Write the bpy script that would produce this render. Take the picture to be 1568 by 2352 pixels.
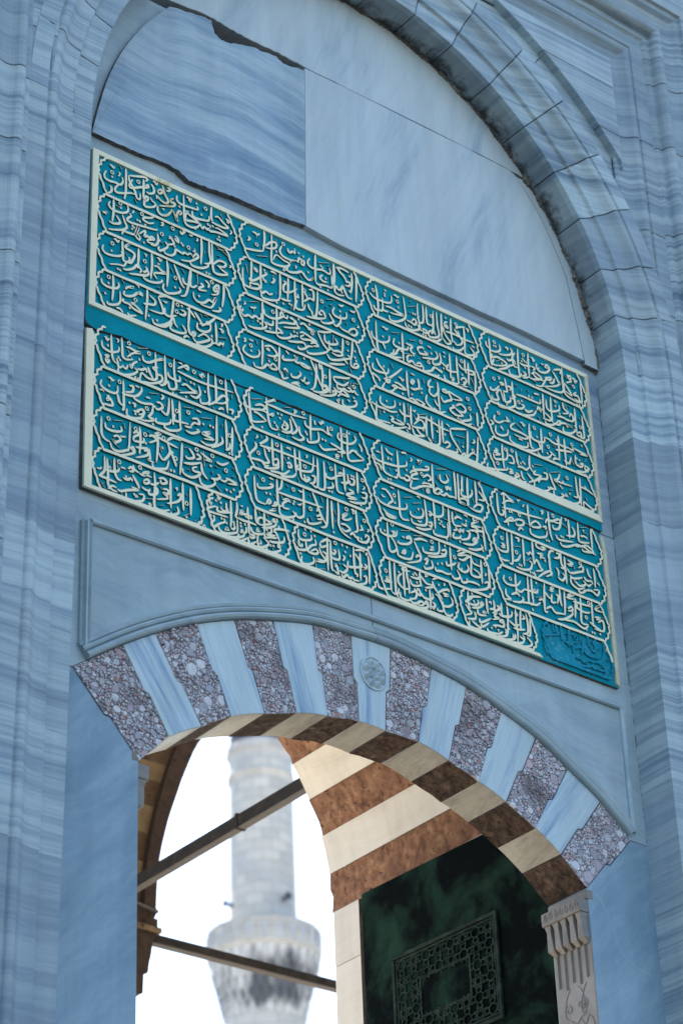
import bpy, bmesh, math, random
from mathutils import Vector, Matrix
random.seed(7)
for o in list(bpy.data.objects): bpy.data.objects.remove(o)
SC = bpy.context.scene
COL = SC.collection
GZ = -9.38                      # ground level; the inscription's top left corner is the origin, y runs into the wall

# ---------------------------------------------------------------- camera, sky, sun, exposure
cam = bpy.data.objects.new('camera', bpy.data.cameras.new('camera')); COL.objects.link(cam)
R0, R1, R2 = (0.78312366, -0.62094619, -0.03381079), (0.30667085, 0.43292211, -0.84766233), (0.54099014, 0.65345564, 0.52945764)
cam.matrix_world = Matrix(((R0[0], -R1[0], -R2[0], -4.96172088), (R0[1], -R1[1], -R2[1], -7.72359276), (R0[2], -R1[2], -R2[2], -7.77615504), (0, 0, 0, 1)))
cam.data.sensor_fit = 'VERTICAL'; cam.data.sensor_height = 36; cam.data.sensor_width = 24; cam.data.lens = 88.03
cam.data.clip_start = 0.1; cam.data.clip_end = 2000
cam.data.dof.use_dof = True; cam.data.dof.focus_distance = 11.9; cam.data.dof.aperture_fstop = 2.8
SC.camera = cam
SUN_EL, SUN_AZ = 52, 12          # azimuth measured from +y (behind the portal) towards +x
W = bpy.data.worlds.new('World'); SC.world = W; W.use_nodes = True
wn = W.node_tree.nodes; bg = wn['Background']
sky = wn.new('ShaderNodeTexSky'); sky.sky_type = 'NISHITA'; sky.sun_disc = False
sky.sun_elevation = math.radians(SUN_EL); sky.sun_rotation = math.radians(SUN_AZ)
sky.altitude = 0; sky.air_density = 1.0; sky.dust_density = 1.0; sky.ozone_density = 1.0
W.node_tree.links.new(sky.outputs[0], bg.inputs[0]); bg.inputs[1].default_value = 0.15
sl = bpy.data.lights.new('sun', 'SUN'); sl.energy = 4.0; sl.angle = math.radians(0.5); sl.color = (1, .95, .86)
sun = bpy.data.objects.new('sun', sl); COL.objects.link(sun)
e, a = math.radians(SUN_EL), math.radians(SUN_AZ)
sun.rotation_euler = Vector((math.cos(e) * math.sin(a), math.cos(e) * math.cos(a), math.sin(e))).to_track_quat('Z', 'Y').to_euler()
SC.view_settings.view_transform = 'Standard'; SC.view_settings.look = 'None'; SC.view_settings.exposure = 1.54; SC.view_settings.gamma = 1
# ---------------------------------------------------------------- measured outlines (x, z on their own planes, metres)
S1_BOT=[(-0.002,0.1),(0.217,0.102),(0.344,0.111),(0.433,0.118),(0.511,0.104),(0.563,0.075),(0.615,0.079),(0.733,0.095),(0.839,0.106),(1.0,0.107),(1.137,0.116),(1.275,0.133)]
S1_TOP=[(1.295,1.183),(1.165,1.156),(1.122,1.178),(0.966,1.162),(0.826,1.115),(0.756,1.103),(0.722,1.129),(0.702,1.205),(0.647,1.2),(0.443,1.153)]
S1_LEFT=[(0.443,1.153),(0.337,1.012),(0.259,0.889),(0.157,0.69),(0.084,0.488),(0.037,0.297),(-0.002,0.1)]
S2=[(1.282,0.133),(1.31,1.203),(1.557,1.21),(2.415,1.219),(2.761,1.218),(2.899,1.207)]
S2B=[(2.767,0.106),(2.222,0.103),(1.509,0.112)]
SLV=[(2.799,1.195),(2.973,0.967),(3.119,0.636),(3.203,0.229)]
S3B=[(0.443,1.205),(0.702,1.231),(0.827,1.217),(0.967,1.211),(1.138,1.22),(1.296,1.214),(1.557,1.218),(2.416,1.227),(2.762,1.226),(2.932,1.212)]
VI=[(0.317,-3.122),(0.465,-2.971),(0.636,-2.872),(0.793,-2.779),(0.976,-2.71),(1.153,-2.655),(1.331,-2.618),(1.511,-2.592),(1.665,-2.597),(1.86,-2.594),(2.04,-2.64),(2.216,-2.697),(2.382,-2.759),(2.557,-2.844),(2.71,-2.942),(2.864,-3.071)]
VE=[(-0.018,-2.783),(0.227,-2.604),(0.394,-2.496),(0.61,-2.379),(0.816,-2.293),(1.034,-2.226),(1.258,-2.174),(1.485,-2.156),(1.718,-2.15),(1.966,-2.18),(2.179,-2.215),(2.394,-2.282),(2.608,-2.361),(2.804,-2.472),(3.005,-2.592),(3.192,-2.744)]
# strokes of the inscriptions, millimetres from the upper panel's top left corner ('.' dot, 'o' ring)
UP=[
"97,55 110,57 118,66 125,53;o112,96;.113,122;152,34 166,56;148,81 155,79 155,89 146,103;79,101 68,129 74,150 99,155 129,149 157,150 169,136 174,116 167,99;151,149 132,180 131,199 147,203 180,190 219,171 244,167;189,33 191,98 190,177 183,227;101,181 111,194 107,216 89,234;206,70 209,96 221,117 241,146 255,184 272,180 273,145;206,70 251,53 296,36 314,42 300,60;291,50 292,109 290,170;229,83 212,118 215,139 240,129 279,106 305,97 320,84 316,73 302,88;o261,82;333,61 344,69 353,95 342,114 322,124 308,120;344,39 358,36 364,49 375,33;242,193 253,216;291,169 303,179 318,162 316,148 302,155 297,181 297,208 314,210 348,194 362,171 342,160 331,144;399,36 410,65 415,86 435,118 416,138 387,129 367,114 370,137;373,82 395,65 398,82 381,96 373,82;427,38 448,37 432,58 425,52;467,85 451,99 451,117 467,112 475,117 461,136 416,156 382,169;376,173 373,201 393,219 427,207 453,170 454,156;.407,179;.501,118;461,160 476,189 487,214 483,185 498,148 514,154 498,172;524,33 527,128 530,187 547,212 587,208 613,186 622,164;487,57 484,83 501,99 536,98 576,93 608,87 605,67;542,42 559,41 562,61 572,35;.602,52;o655,59;690,30 688,88 695,121;576,108 577,135 596,145 640,136 672,125 676,94;.631,107;689,124 721,127 763,126 789,114 763,98 731,75 710,85;743,50 758,72;775,68 791,67 787,84 804,70;533,126 559,143 611,164 576,174 539,183 536,154 553,122;.594,210;622,166 634,192 645,176 663,183 676,174 681,185 721,174 788,167 762,156 730,147 710,153;.669,149;.683,154;.698,147;.726,214;.739,216;.734,196;801,126 811,132 799,151",
"123,250 124,325 117,393;104,274 96,298 110,315 138,319 176,311 201,292 206,269 200,251;137,284 154,288;o161,261;.165,284;61,355 75,357 86,346 78,365;138,342 160,369 155,384 122,399 100,395;173,322 188,359 199,386 177,411 134,431 96,443;231,269 237,275 226,288;o284,267;215,294 223,308 209,323 201,341 221,347 282,339 360,326 371,315;354,249 332,268 298,281 293,298 326,303 354,287;.259,314;.273,316;.304,322;393,269 404,264 404,276 392,287;.232,362;.230,381;.240,367;170,443 183,417 205,415 249,404 265,347 254,381 249,412 269,429 274,412 260,395;268,395 304,357 299,395 316,384 327,391 341,378 355,387 319,406 322,419 355,413;.297,431;374,342 377,388 361,419 333,426;o399,334;.386,378;383,414 380,433 394,435 433,394 416,370;394,386 405,392;445,324 462,346 467,361 428,385;439,327 447,332 438,345;o461,272;473,311 490,318 493,340 481,334 473,323;.473,373;.521,345;.513,337;516,253 530,258 510,282 507,263;556,264 570,266 576,258;411,419 417,440 451,439 473,417 479,391 496,392 518,396 530,385 547,389 564,375 575,385;o553,345;575,355 590,352 587,335;604,262 607,273 599,286;628,245 630,330 624,415;575,396 598,362 610,375 592,397 558,425 507,439;561,423 575,443 627,435 667,405 664,385;650,321 644,341;674,233 676,321 682,377 644,400;691,243 693,337 699,417 730,426 783,403 754,392 725,376;696,383 731,343 772,342 760,369 719,378;723,276 776,261;714,256 793,294;726,313 740,315;.658,447;.675,448;795,341 804,346 792,360",
"o120,518;127,489 140,486 149,496 159,480;71,547 66,572 82,590 115,589 158,575 177,555 168,542;.117,562;176,475 178,526 183,587 196,586;196,538 204,554;201,495 228,466 211,482 193,508 234,517 245,535 224,585 202,589 186,619 153,626 105,645;.245,521;.154,651;.167,653;202,595 218,571 212,556;267,479 267,542 262,602;181,633 197,637 235,614 262,579 273,591 284,603 274,620;300,499 311,497 308,512;o303,540;341,471 344,542 337,631;306,571 317,583 301,605 293,600;296,616 301,641 329,646 373,635 401,614 398,604;372,489 386,488 389,501 400,485;214,652 263,636 307,622 326,602 312,580;.381,520;356,548 373,538 401,554 423,558 384,573 356,588 373,615;428,475 434,548 429,636;412,621 407,652 434,668 485,646 507,624 499,605;.476,615;451,514 465,537;o478,560;468,480 490,528 513,581 530,597;564,472 558,521 552,575 535,635 507,653;513,489 530,510;569,475 563,559 580,569 603,547;604,465 606,540;518,539 530,568 563,565;620,531 632,528 637,538 615,559 620,568 660,556;649,497 672,511 666,536;o689,491;706,519 726,521 706,539 701,521 727,492 723,546 683,567;.614,606;373,661 390,659;580,597 586,630 609,643 643,633 671,604 694,608 712,574 700,614 682,645 642,651 620,649;759,466 758,542 748,616;728,625 740,631 725,649 688,660",
"o104,721;.104,755;64,745 67,766 86,777 118,777 150,765 161,744 155,729;127,694 130,774 125,849;176,703 190,725;193,760 188,782 210,784 242,767 264,743 291,745 278,731 264,749;253,697 266,697 272,711;220,734 242,719 209,733 196,751;.87,821;71,817 84,817;98,861 104,875 141,864 168,836 167,775;o254,787;167,814 189,827 216,826 243,842 292,848 254,820 227,816 254,804;.186,814;.222,846;318,696 318,759 309,880;147,878 168,875 185,890;211,878 222,890 260,874;297,790 319,781 357,770 363,745 330,725;351,699 368,700;379,715 412,695 462,687;379,715 396,747 407,776 402,801 330,810;.328,844;o490,712;o485,754;407,725 424,729 429,721;468,681 462,746 452,813;418,760 418,794 446,799 485,776;496,760 524,759 535,737 507,733;.515,709;558,688 555,757 549,821;347,853 358,876 397,871 446,832 463,797 474,826 490,846;.374,852;541,707 569,723 591,747;586,710 614,743 636,773;620,706 631,724;642,708 665,704;711,690 676,733 625,778;739,718 750,719 741,734;o662,745;349,876 372,879 419,870 449,838;460,827 449,868 502,870 538,850 514,816;550,789 556,841 575,857;574,856 574,839 589,830 586,851 574,856;604,765 604,802 646,803 677,777 677,734;616,772 628,761 643,764;575,857 598,883 646,858 673,833 640,818 604,850;598,883 604,894 646,890 679,864 688,845 682,823;.686,810;708,721 713,798 713,841;688,851 710,842 725,845 737,829 749,834 754,817;746,851 754,835;725,802 774,787;729,750 744,748 747,765 756,749;523,891 538,872 556,874;744,711 750,718 741,728",
"938,69 957,66 968,74 984,58;968,74 962,99;911,111 924,116 908,137;o964,136;1011,27 1013,80 1003,161;886,193 933,182 982,168 1006,154;962,206 1030,181;1057,27 1057,92 1053,192 1066,207 1104,204 1148,189 1165,163 1127,158 1084,145 1062,188;998,130 1020,115 1053,81 1081,71 1085,96 1058,119 1015,131;1081,52 1096,85;o1130,56;.1086,123;1121,71 1107,108 1122,133 1160,138 1204,129;1159,70 1160,89 1172,91 1186,77 1200,82 1200,52;.1225,70;.1255,78;.1173,145;1204,123 1220,127 1224,103 1243,106 1259,109 1253,134 1239,129 1246,104;1200,158 1208,165 1200,177;1123,203 1137,203 1125,224 1147,206;1165,168 1150,196 1158,215 1202,203 1240,180 1262,200 1283,212 1305,197 1317,181 1300,205;.1282,164;1223,201 1239,227;1331,27 1328,111 1327,209;1296,70 1281,99 1292,122 1330,123 1375,109 1413,116 1425,100 1418,76;1348,74 1416,46;.1375,95;.1365,86;1404,71 1432,69;1327,204 1343,213 1377,203 1399,199 1427,197 1436,177;1374,139 1356,163 1372,178 1406,174;.1393,153;.1357,223;.1404,221;1430,114 1436,182 1443,147 1444,36;1447,35 1450,99 1447,166;1466,48 1488,72 1515,92 1530,124;1460,56 1500,44 1545,51;1510,78 1515,87;1519,118 1548,111 1541,136 1515,142;.1549,71;1562,44 1562,116 1550,181;1495,156 1477,191 1456,174 1448,209 1470,222 1510,210;1488,192 1501,153 1511,176 1532,211 1560,209;.1545,167;.1494,195;1450,165 1448,209;1591,36 1590,114 1582,221",
"930,248 928,313 924,383;895,288 907,336;o955,295;939,286 963,297 958,310;985,244 984,320 987,403;876,315 875,369 882,413 908,420 950,414 977,397 967,380 940,387 919,391 924,421;917,360 919,375 946,363 989,323 1022,292 1006,288;995,309 1005,337 1018,336 1010,351;.1009,274;1044,266 1065,262 1081,268;1065,278 1059,291;1056,303 1069,305 1058,329 1045,332;1103,247 1104,330 1099,412;982,405 987,424 1014,402 1035,411 1056,396;987,419 992,448 1045,441 1088,422 1099,396;1073,392 1078,379;.1079,439;1123,289 1139,293 1123,322 1127,352 1165,340 1209,299;1139,298 1150,310;1154,254 1152,319 1147,396;1195,252 1193,317 1196,385 1183,444;1104,404 1131,403 1169,392;.1126,400;.1158,413;.1171,417;.1120,429;1208,332 1213,351 1192,350;1241,253 1241,323 1239,404;o1253,290;1162,432 1167,440;1281,273 1308,271 1309,325 1285,325 1245,364;.1303,263;1291,301 1280,311;1207,370 1195,407 1206,424 1244,412 1256,375;1253,301 1268,321 1273,341;.1277,382;1336,256 1333,336 1322,415 1303,424 1293,396;1273,362 1282,390 1304,407;o1362,310;1390,284 1443,266;1411,307 1428,308;1388,328 1394,336;1259,445 1302,437 1347,423 1380,406;1348,372 1365,370 1378,386 1380,409;1348,377 1342,396 1364,392;1442,310 1429,342 1442,363 1481,363 1515,345 1516,310;1404,364 1424,393 1432,405 1401,429 1362,441 1352,429;1429,417 1451,424 1477,386 1476,343;1468,282 1484,286 1501,273;.1477,321;o1560,340;1540,289 1562,290 1574,279;1467,417 1489,429 1522,431 1561,436 1581,411 1568,392 1540,407 1528,428 1544,435;1513,376 1521,383;1583,364 1594,368 1580,379",
"880,518 888,526 877,541;909,508 967,486;864,552 853,572 869,581 874,563;916,537 937,535 953,523;940,539 937,559;858,588 879,607 905,591 926,597 947,578 968,587 984,572 979,548;991,470 992,537 988,633;.962,602;.978,609;925,616 933,620;901,655 940,653 988,636 1014,611 999,587;1010,587 1031,594 1052,585 1053,558;1001,513 1005,542 1042,550 1085,534 1117,509 1139,511 1145,487;o1054,508;1076,469 1077,543 1072,633;1096,519 1107,487 1123,507;.1108,477;.1124,475;1160,501 1182,503 1187,522 1159,533 1116,546 1084,566;1160,504 1166,494 1187,500;1073,591 1094,598 1109,612 1083,618;998,644 1045,634 1093,619;.1035,615;1193,498 1202,525 1213,537 1169,555 1116,573;.1212,484;1219,513 1241,498 1273,511 1311,516 1262,521;.1279,487;1072,633 1093,645 1135,632 1162,610 1158,592;1158,592 1173,606 1190,594 1206,592;.1182,571;.1201,573;1217,566 1234,554 1277,562 1319,575 1276,583 1232,596 1222,585 1244,565;o1294,534;1140,646 1189,631 1237,615 1253,635;1204,650 1209,664 1241,650 1269,623 1296,616;1281,602 1308,585 1329,597 1296,611;1257,654 1268,665 1311,652 1377,614 1395,585;1327,509 1352,556 1378,587 1400,588 1396,559;1327,509 1371,495 1416,476;1371,506 1375,547 1412,552 1452,530 1436,505;1426,488 1423,552;.1399,541;1406,570 1422,585 1461,574 1482,586 1448,605 1411,600;1382,622 1403,645 1447,632 1492,608 1532,586 1510,574;1487,483 1484,537 1476,593;1462,541 1473,542;1548,473 1542,545 1531,602;o1516,500;.1517,545;1391,676 1446,658 1496,638;1487,599 1497,616 1513,631;1531,597 1535,632 1562,631 1580,613 1564,604 1546,627;.1560,569;.1567,587;.1562,531",
"874,741 887,743 876,763;905,733 923,735 931,729;947,717 957,744;o917,766;.919,796;886,774 870,806 885,825 921,830 958,813 969,785 959,774;986,703 987,772 980,862;1006,744 1027,750 1017,734;996,738 1038,720 1074,751 1053,773 1011,783;931,857 941,878 983,871 1014,837 1040,852 1072,839 1046,819 1025,854;o1063,787;.1025,812;1015,796 1031,815;1089,699 1086,782 1082,845;1097,864 1087,843 1098,854 1107,881 1139,862;1111,741 1110,767 1153,754 1185,741;1109,829 1125,817 1135,834;.1133,711;.1141,718;.1181,717;.1239,708;1119,835 1129,851;1174,751 1196,721 1185,751 1228,744 1254,748 1281,753 1238,760 1206,748;1156,830 1161,848 1193,840 1215,811 1205,800;1241,815 1230,846 1214,842;1277,697 1302,744 1322,793 1342,836;1331,696 1335,730 1347,700;1309,710 1313,750 1299,848 1271,880;1267,836 1251,853 1235,849;1347,705 1350,776 1342,836;1252,821 1262,827;1285,777 1279,790;1395,705 1395,783 1389,854;o1366,764;1353,826 1374,828 1363,848 1330,872 1282,881;1416,744 1454,733 1504,718 1521,706;1416,744 1431,769 1480,770 1514,735;1475,740 1486,746;1523,642 1533,675;1413,807 1450,823 1479,791 1506,795 1545,780;o1546,753;1451,807 1412,828;1525,725 1523,762;1154,887 1191,882 1207,891;1153,891 1188,872 1205,871;1291,882 1337,872 1376,846 1373,818 1350,825 1347,848 1370,846;1396,787 1396,859;1325,888 1383,871 1422,848 1429,828 1411,831 1411,848;1437,770 1442,802 1468,799 1509,824 1461,830 1439,853;.1448,867;.1437,876;.1444,884;1471,856 1470,885 1499,891 1550,864 1555,834 1538,844;1498,848 1510,849 1512,858;1501,774 1522,775 1530,788 1548,778 1557,791 1571,791;o1544,753;.1542,819;1493,758 1528,766;1536,735 1572,726",
"o1702,89;1718,48 1726,102 1730,178 1723,248;1677,113 1703,133 1746,135 1794,129 1820,110 1822,70;.1778,90;1774,57 1785,55 1787,62;.1778,76;1836,61 1853,57 1860,64 1874,55;o1861,92;1703,182 1707,203 1737,201 1759,186 1760,113;1759,186 1775,189 1796,185;1777,157 1815,151 1857,159 1898,164 1845,179 1807,185;1801,204 1805,228 1843,227 1888,197 1911,166 1909,110 1902,42;.1865,127;1927,95 1983,67;1945,55 1956,55;1904,201 1913,228 1945,235 1990,215 2003,184 1994,115 1996,43;1936,125 1943,132;1915,185 1948,187 1969,193 1982,167 1966,158 1948,181;.1963,123;.1977,122;.1930,215;.1946,216;1987,180 2007,208 2018,209;2032,35 2030,141 2004,168;2007,120 1983,151;2054,36 2055,141 2077,147;2049,143 2032,156;2100,48 2094,176 2078,203;2018,198 2041,194 2050,210 2028,215 2024,201;.2024,229;.2041,230;.2012,244;o2085,88;2101,121 2088,147 2066,146;2123,43 2125,131 2131,197 2071,227 2062,200 2097,175 2106,202;2156,39 2153,119 2150,204;2144,134 2169,139 2156,118;2169,102 2191,103 2195,117 2174,111 2181,86 2198,79;.2186,55;2150,204 2115,235 2087,236;2221,43 2217,123 2223,199;2160,143 2185,179 2211,204 2182,222 2156,196;2177,146 2233,138 2300,141 2374,138;2224,183 2245,195 2239,203;2264,104 2278,140 2293,159 2280,186 2245,206;2253,98 2265,82 2318,59;o2255,68;2241,103 2257,122 2283,137;2309,63 2309,137 2304,238;2323,68 2340,66 2333,85;2221,226 2236,241 2277,224 2302,192;2305,222 2321,236 2367,217 2368,201 2342,175;2355,162 2366,165 2377,166;.2192,238;.2206,240",
"1709,277 1709,371 1717,459 1749,465 1792,458 1798,440;1678,354 1679,379 1700,395 1742,398 1786,374 1793,335;.1752,358;1747,299 1766,298 1774,305 1788,292;1744,402 1757,412 1761,435;1805,310 1858,292;1880,278 1880,370 1880,461;1828,336 1818,371 1833,384 1876,382 1909,373 1919,348;.1857,354;1797,461 1809,440 1818,457 1873,439;1821,410 1814,438 1831,431 1849,398 1876,387 1864,407;1921,306 1968,294;o2004,287;1901,336 1922,337 1944,338 1931,363 1941,380 1963,378;.1951,391;.1934,400;1981,353 1982,332 2010,317 2021,326;1986,351 1997,362 2047,346 2020,337;2047,294 2061,294 2074,301;1924,402 1906,420 1910,449 1938,432 1958,449 2002,441;1886,408 1929,395;o2049,394;1994,393 1983,403;1964,441 1987,424 2000,437 1980,450;2011,432 2014,461 2062,442 2086,411 2113,416 2134,422 2125,406;2083,453 2099,462 2116,445;2006,383 2050,370 2090,359 2113,333 2099,303;.2072,330;2078,369 2082,393 2121,376 2134,345 2127,302;2134,356 2160,370 2182,372;.2159,314;2150,287 2161,288 2166,293;2195,279 2195,351 2194,439;2184,350 2170,387 2203,389 2248,375;2242,274 2243,372 2246,443;o2277,294;.2150,390;.2135,417;2150,431 2154,455 2186,462 2237,452 2249,431;2197,427 2216,429 2201,446 2215,445;2253,317 2273,339 2301,343;2298,272 2298,339 2305,362;.2276,379;2301,338 2330,331 2358,330 2351,348 2316,357;2320,284 2319,356 2316,429;2261,421 2280,398 2302,405 2276,446 2253,455 2310,442;.2283,422;2364,322 2364,395 2355,465;2337,380 2348,411;2315,440 2337,452;.2319,464;.2335,468",
"1699,512 1718,549 1743,568 1767,613;1676,551 1674,582 1700,591 1731,588 1769,577 1776,545;.1747,544;1794,507 1809,534;1869,506 1818,563 1756,628 1777,629 1778,604 1740,624;1667,614 1688,621 1713,635 1712,650;1656,629 1666,630;1750,640 1732,677 1747,691 1790,678 1818,647;1838,572 1859,573 1861,585 1876,571;1791,648 1813,634 1823,645 1802,654;1809,616 1841,613 1883,631 1840,638 1814,629;.1862,664;1895,510 1896,591 1901,673;1922,515 1938,516 1949,516;1919,556 1941,552 1929,577 1919,566 1935,565;1969,530 1973,559 1976,598;1916,607 1943,606 1977,583;.1990,582;.1991,607;1991,602 1980,617;2003,512 2009,544;1901,678 1923,669 1944,676 1975,688 2003,672 1966,662 1944,666;.1924,644;.1970,685;2058,499 2040,522 2038,548 2071,539;2069,489 2086,488;2049,543 2041,582 2073,594 2104,546 2096,499;2024,604 2015,647 2051,678 2099,684 2144,661;2101,502 2101,583 2105,681;2126,537 2149,523 2159,539 2126,542;2118,576 2132,605 2160,589 2189,567 2170,529 2203,531 2263,543 2195,565;o2301,520;2072,615 2086,639 2107,651;2062,668 2083,680 2126,683;2187,604 2209,605 2174,634 2210,655 2261,640 2229,627;2215,598 2249,574 2281,591 2268,617 2229,622 2208,610;o2310,577;2295,555 2318,551;2325,599 2341,598;2307,611 2310,645 2252,678 2279,688 2319,667;.2318,688;2319,667 2340,679;2357,581 2358,631 2357,672;2179,672 2193,696;.2226,669;.2242,672",
"1687,779 1683,849 1681,888 1715,885 1773,877;1716,733 1711,769 1731,786 1773,784 1806,761 1805,727;.1754,752;1703,821 1709,853;.1734,824;1653,793 1693,806 1735,804 1782,805 1820,790;1834,730 1842,737 1833,745;1864,718 1866,776 1864,841;1891,712 1892,786;1909,715 1907,800 1907,839;1832,770 1862,793 1910,783;1813,827 1824,803;1919,736 1931,745 1940,732;1927,767 1937,788;1770,834 1791,840 1779,860 1826,861 1859,848 1807,839;1788,880 1777,904 1825,886 1879,859;1875,841 1891,840 1895,863 1879,864;1883,882 1892,898 1873,872;1907,839 1933,838 1988,822 1990,791 1963,782 1923,827;1950,748 1959,769 1936,793;1949,758 2015,727;1964,767 2003,757 2056,765 2109,774 2158,775;2012,738 2004,810 2006,869;1912,847 1925,885 1962,881 1995,868;.1984,836;2042,726 2042,805 2043,869;2053,732 2057,750;1938,841 1963,866 1995,868;2011,867 2031,888 2041,894;2091,727 2093,810 2085,882 2046,897;2112,728 2112,803 2113,867;2076,787 2097,784;.2077,807;2016,870 2059,878;2063,896 2067,909;2139,738 2155,741 2159,750;2119,864 2141,846 2157,860 2127,890;.2128,806;2164,758 2215,738 2276,719;2164,758 2172,804 2211,853 2231,880;2138,896 2170,894 2203,886 2200,863;2165,896 2186,902;2282,722 2277,813 2265,902;2200,783 2261,775;2214,812 2221,830;2248,805 2244,821;.2245,835;2224,903 2253,872 2250,912 2219,900;2352,734 2343,813 2331,891 2294,905 2268,896 2304,852 2337,855;o2311,835;2317,763 2327,774 2309,791;2357,807 2368,813",
"o2522,68;.2517,92;.2532,91;2556,68 2562,98 2542,121 2505,133 2481,127;2595,71 2616,67 2612,83;2632,60 2646,74 2634,101 2590,123 2547,132;2464,84 2464,112 2487,124;2484,53 2487,130 2489,212 2496,231;2503,151 2495,176 2538,158 2592,169 2596,184 2558,205 2509,220;2512,180 2497,214 2527,218;2556,167 2523,192;2537,236 2588,209 2621,179 2659,158;2601,138 2618,147 2650,128 2666,155;2667,76 2645,113 2652,166 2677,167;.2566,185;2689,39 2684,119 2686,196 2690,220;o2726,66;.2720,93;.2732,102;.2744,106;.2713,110;2693,127 2716,134 2741,129 2779,119;2763,36 2758,111 2759,200;2779,57 2797,61 2795,79 2810,62;2779,119 2804,120 2789,143;2613,205 2622,234 2683,225 2704,194;2712,180 2736,187 2709,215 2733,210 2759,194;.2734,146;2820,80 2817,109 2840,127 2884,115 2913,81 2896,59 2882,82 2907,77;.2833,108;2852,69 2864,70 2877,67;2759,200 2796,196 2848,169 2801,149 2774,171;2787,160 2810,179 2865,178;2868,155 2920,134 2905,157 2880,161 2843,221 2799,228;2783,207 2806,213;2938,76 2997,51 2987,84;2931,84 2953,109 2974,145 2988,140 2946,179 2849,218;3006,31 3003,111 3001,190 2942,214 2868,216;2945,129 2929,164 2903,174;3043,61 3050,80 3068,96 3027,124;3041,78 3065,63 3069,84;3025,79 3043,95;3076,75 3095,73 3096,95 3115,71;3014,129 3036,153 3063,193 3014,179;3052,125 3071,122;o3083,126;3013,135 3013,197 3060,216 3117,216 3125,202;3099,156 3077,182 3108,180 3118,210 3081,203;3136,79 3138,146 3135,226;2979,221 2990,234;.3096,236;.3115,233",
"o2498,312;2527,284 2539,290 2531,304;2576,275 2583,326 2586,358 2556,365;2536,324 2554,316 2566,323 2541,333;2472,372 2470,389 2501,382 2534,341;2627,276 2626,353 2632,383;2583,326 2614,319 2606,345;2647,290 2665,293;2694,298 2687,317;2738,285 2743,300;2473,425 2483,448 2520,434 2511,399 2538,367 2555,436;2499,396 2510,405;2561,368 2568,431 2605,410 2602,384;.2578,445;2615,374 2640,363 2625,391 2614,379;2518,450 2516,473 2564,470 2620,442 2641,412 2628,363;2647,350 2702,344 2757,344 2818,341 2821,313;.2743,324;.2765,324;2632,383 2639,434 2676,431 2702,404 2678,403;o2664,395;.2687,377;2780,293 2799,288 2817,286;2765,379 2778,376;.2712,424;.2730,425;2701,421 2724,433 2763,407;2691,463 2734,451 2766,433 2788,397;2794,394 2802,375 2824,399;.2815,370;.2827,376;.2803,369;2844,265 2842,342 2839,431;2866,295 2866,349 2896,360 2954,331 2958,296;2923,277 2935,283 2928,292 2948,278;.2932,312;2900,264 2897,348 2900,434;2844,386 2890,411 2876,427 2827,430;2797,432 2807,449;2844,440 2855,458 2899,446 2946,405;2900,434 2944,428 2959,400 2933,410;2951,420 2984,402 3045,405 2996,402;.2958,351;2986,268 2994,304 3024,320 2978,343;2992,266 3020,299;3029,273 3041,280;2937,376 2975,367 3024,375;3000,368 3043,367 3058,345 3043,318 3027,346;3073,267 3071,340 3073,438;.3066,389;2975,427 2977,459 3028,450 3062,420 3051,414;3066,441 3103,443 3100,416 3073,432;3123,297 3124,374 3125,439 3096,451;o3104,382;3098,323 3109,336;.3007,414",
"o2512,523;2486,544 2478,574 2506,584 2550,556;2565,523 2575,541 2587,547 2550,556;2614,509 2616,525;2447,591 2470,598 2450,622;2516,612 2533,611 2532,624;.2525,603;2486,608 2483,652 2517,660 2561,637 2570,602;2623,543 2597,564 2595,587 2649,587 2708,596 2682,617 2610,618;2623,538 2675,566;2579,636 2582,666 2622,677 2676,672 2702,657 2704,630;2661,523 2679,521 2683,536 2696,525;2726,503 2721,580 2726,648 2744,652;.2645,684;2638,634 2656,632 2668,633;o2760,519;2733,549 2733,587 2774,597 2823,584 2827,550;.2776,569;2807,503 2806,574 2803,661;2780,595 2794,632 2769,648;2687,684 2742,668 2787,640;o2873,516;2827,550 2863,552 2875,558 2905,563 2930,553 2908,529;2767,664 2795,686 2845,672 2872,640;.2841,647;o2849,603;2884,582 2902,585;2856,625 2884,641 2896,642;2930,499 2928,570 2925,657;2874,677 2895,658 2931,655;.2873,688;.2892,686;2972,504 2971,575 2971,683;2901,602 2964,584 3027,570;2930,553 2960,558 3004,552;o3026,522;2998,554 3034,556 3024,539;3036,539 3079,545 3134,551 3077,562;.3100,501;.2933,697;2957,645 2993,653 3011,603;3009,620 3030,650;3044,580 3044,634 3080,642 3096,614 3069,630;.3073,601;.3054,597;3125,576 3110,598;3101,623 3137,631 3110,652 3107,626;3039,679 3089,671 3135,648;.3107,680",
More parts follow.
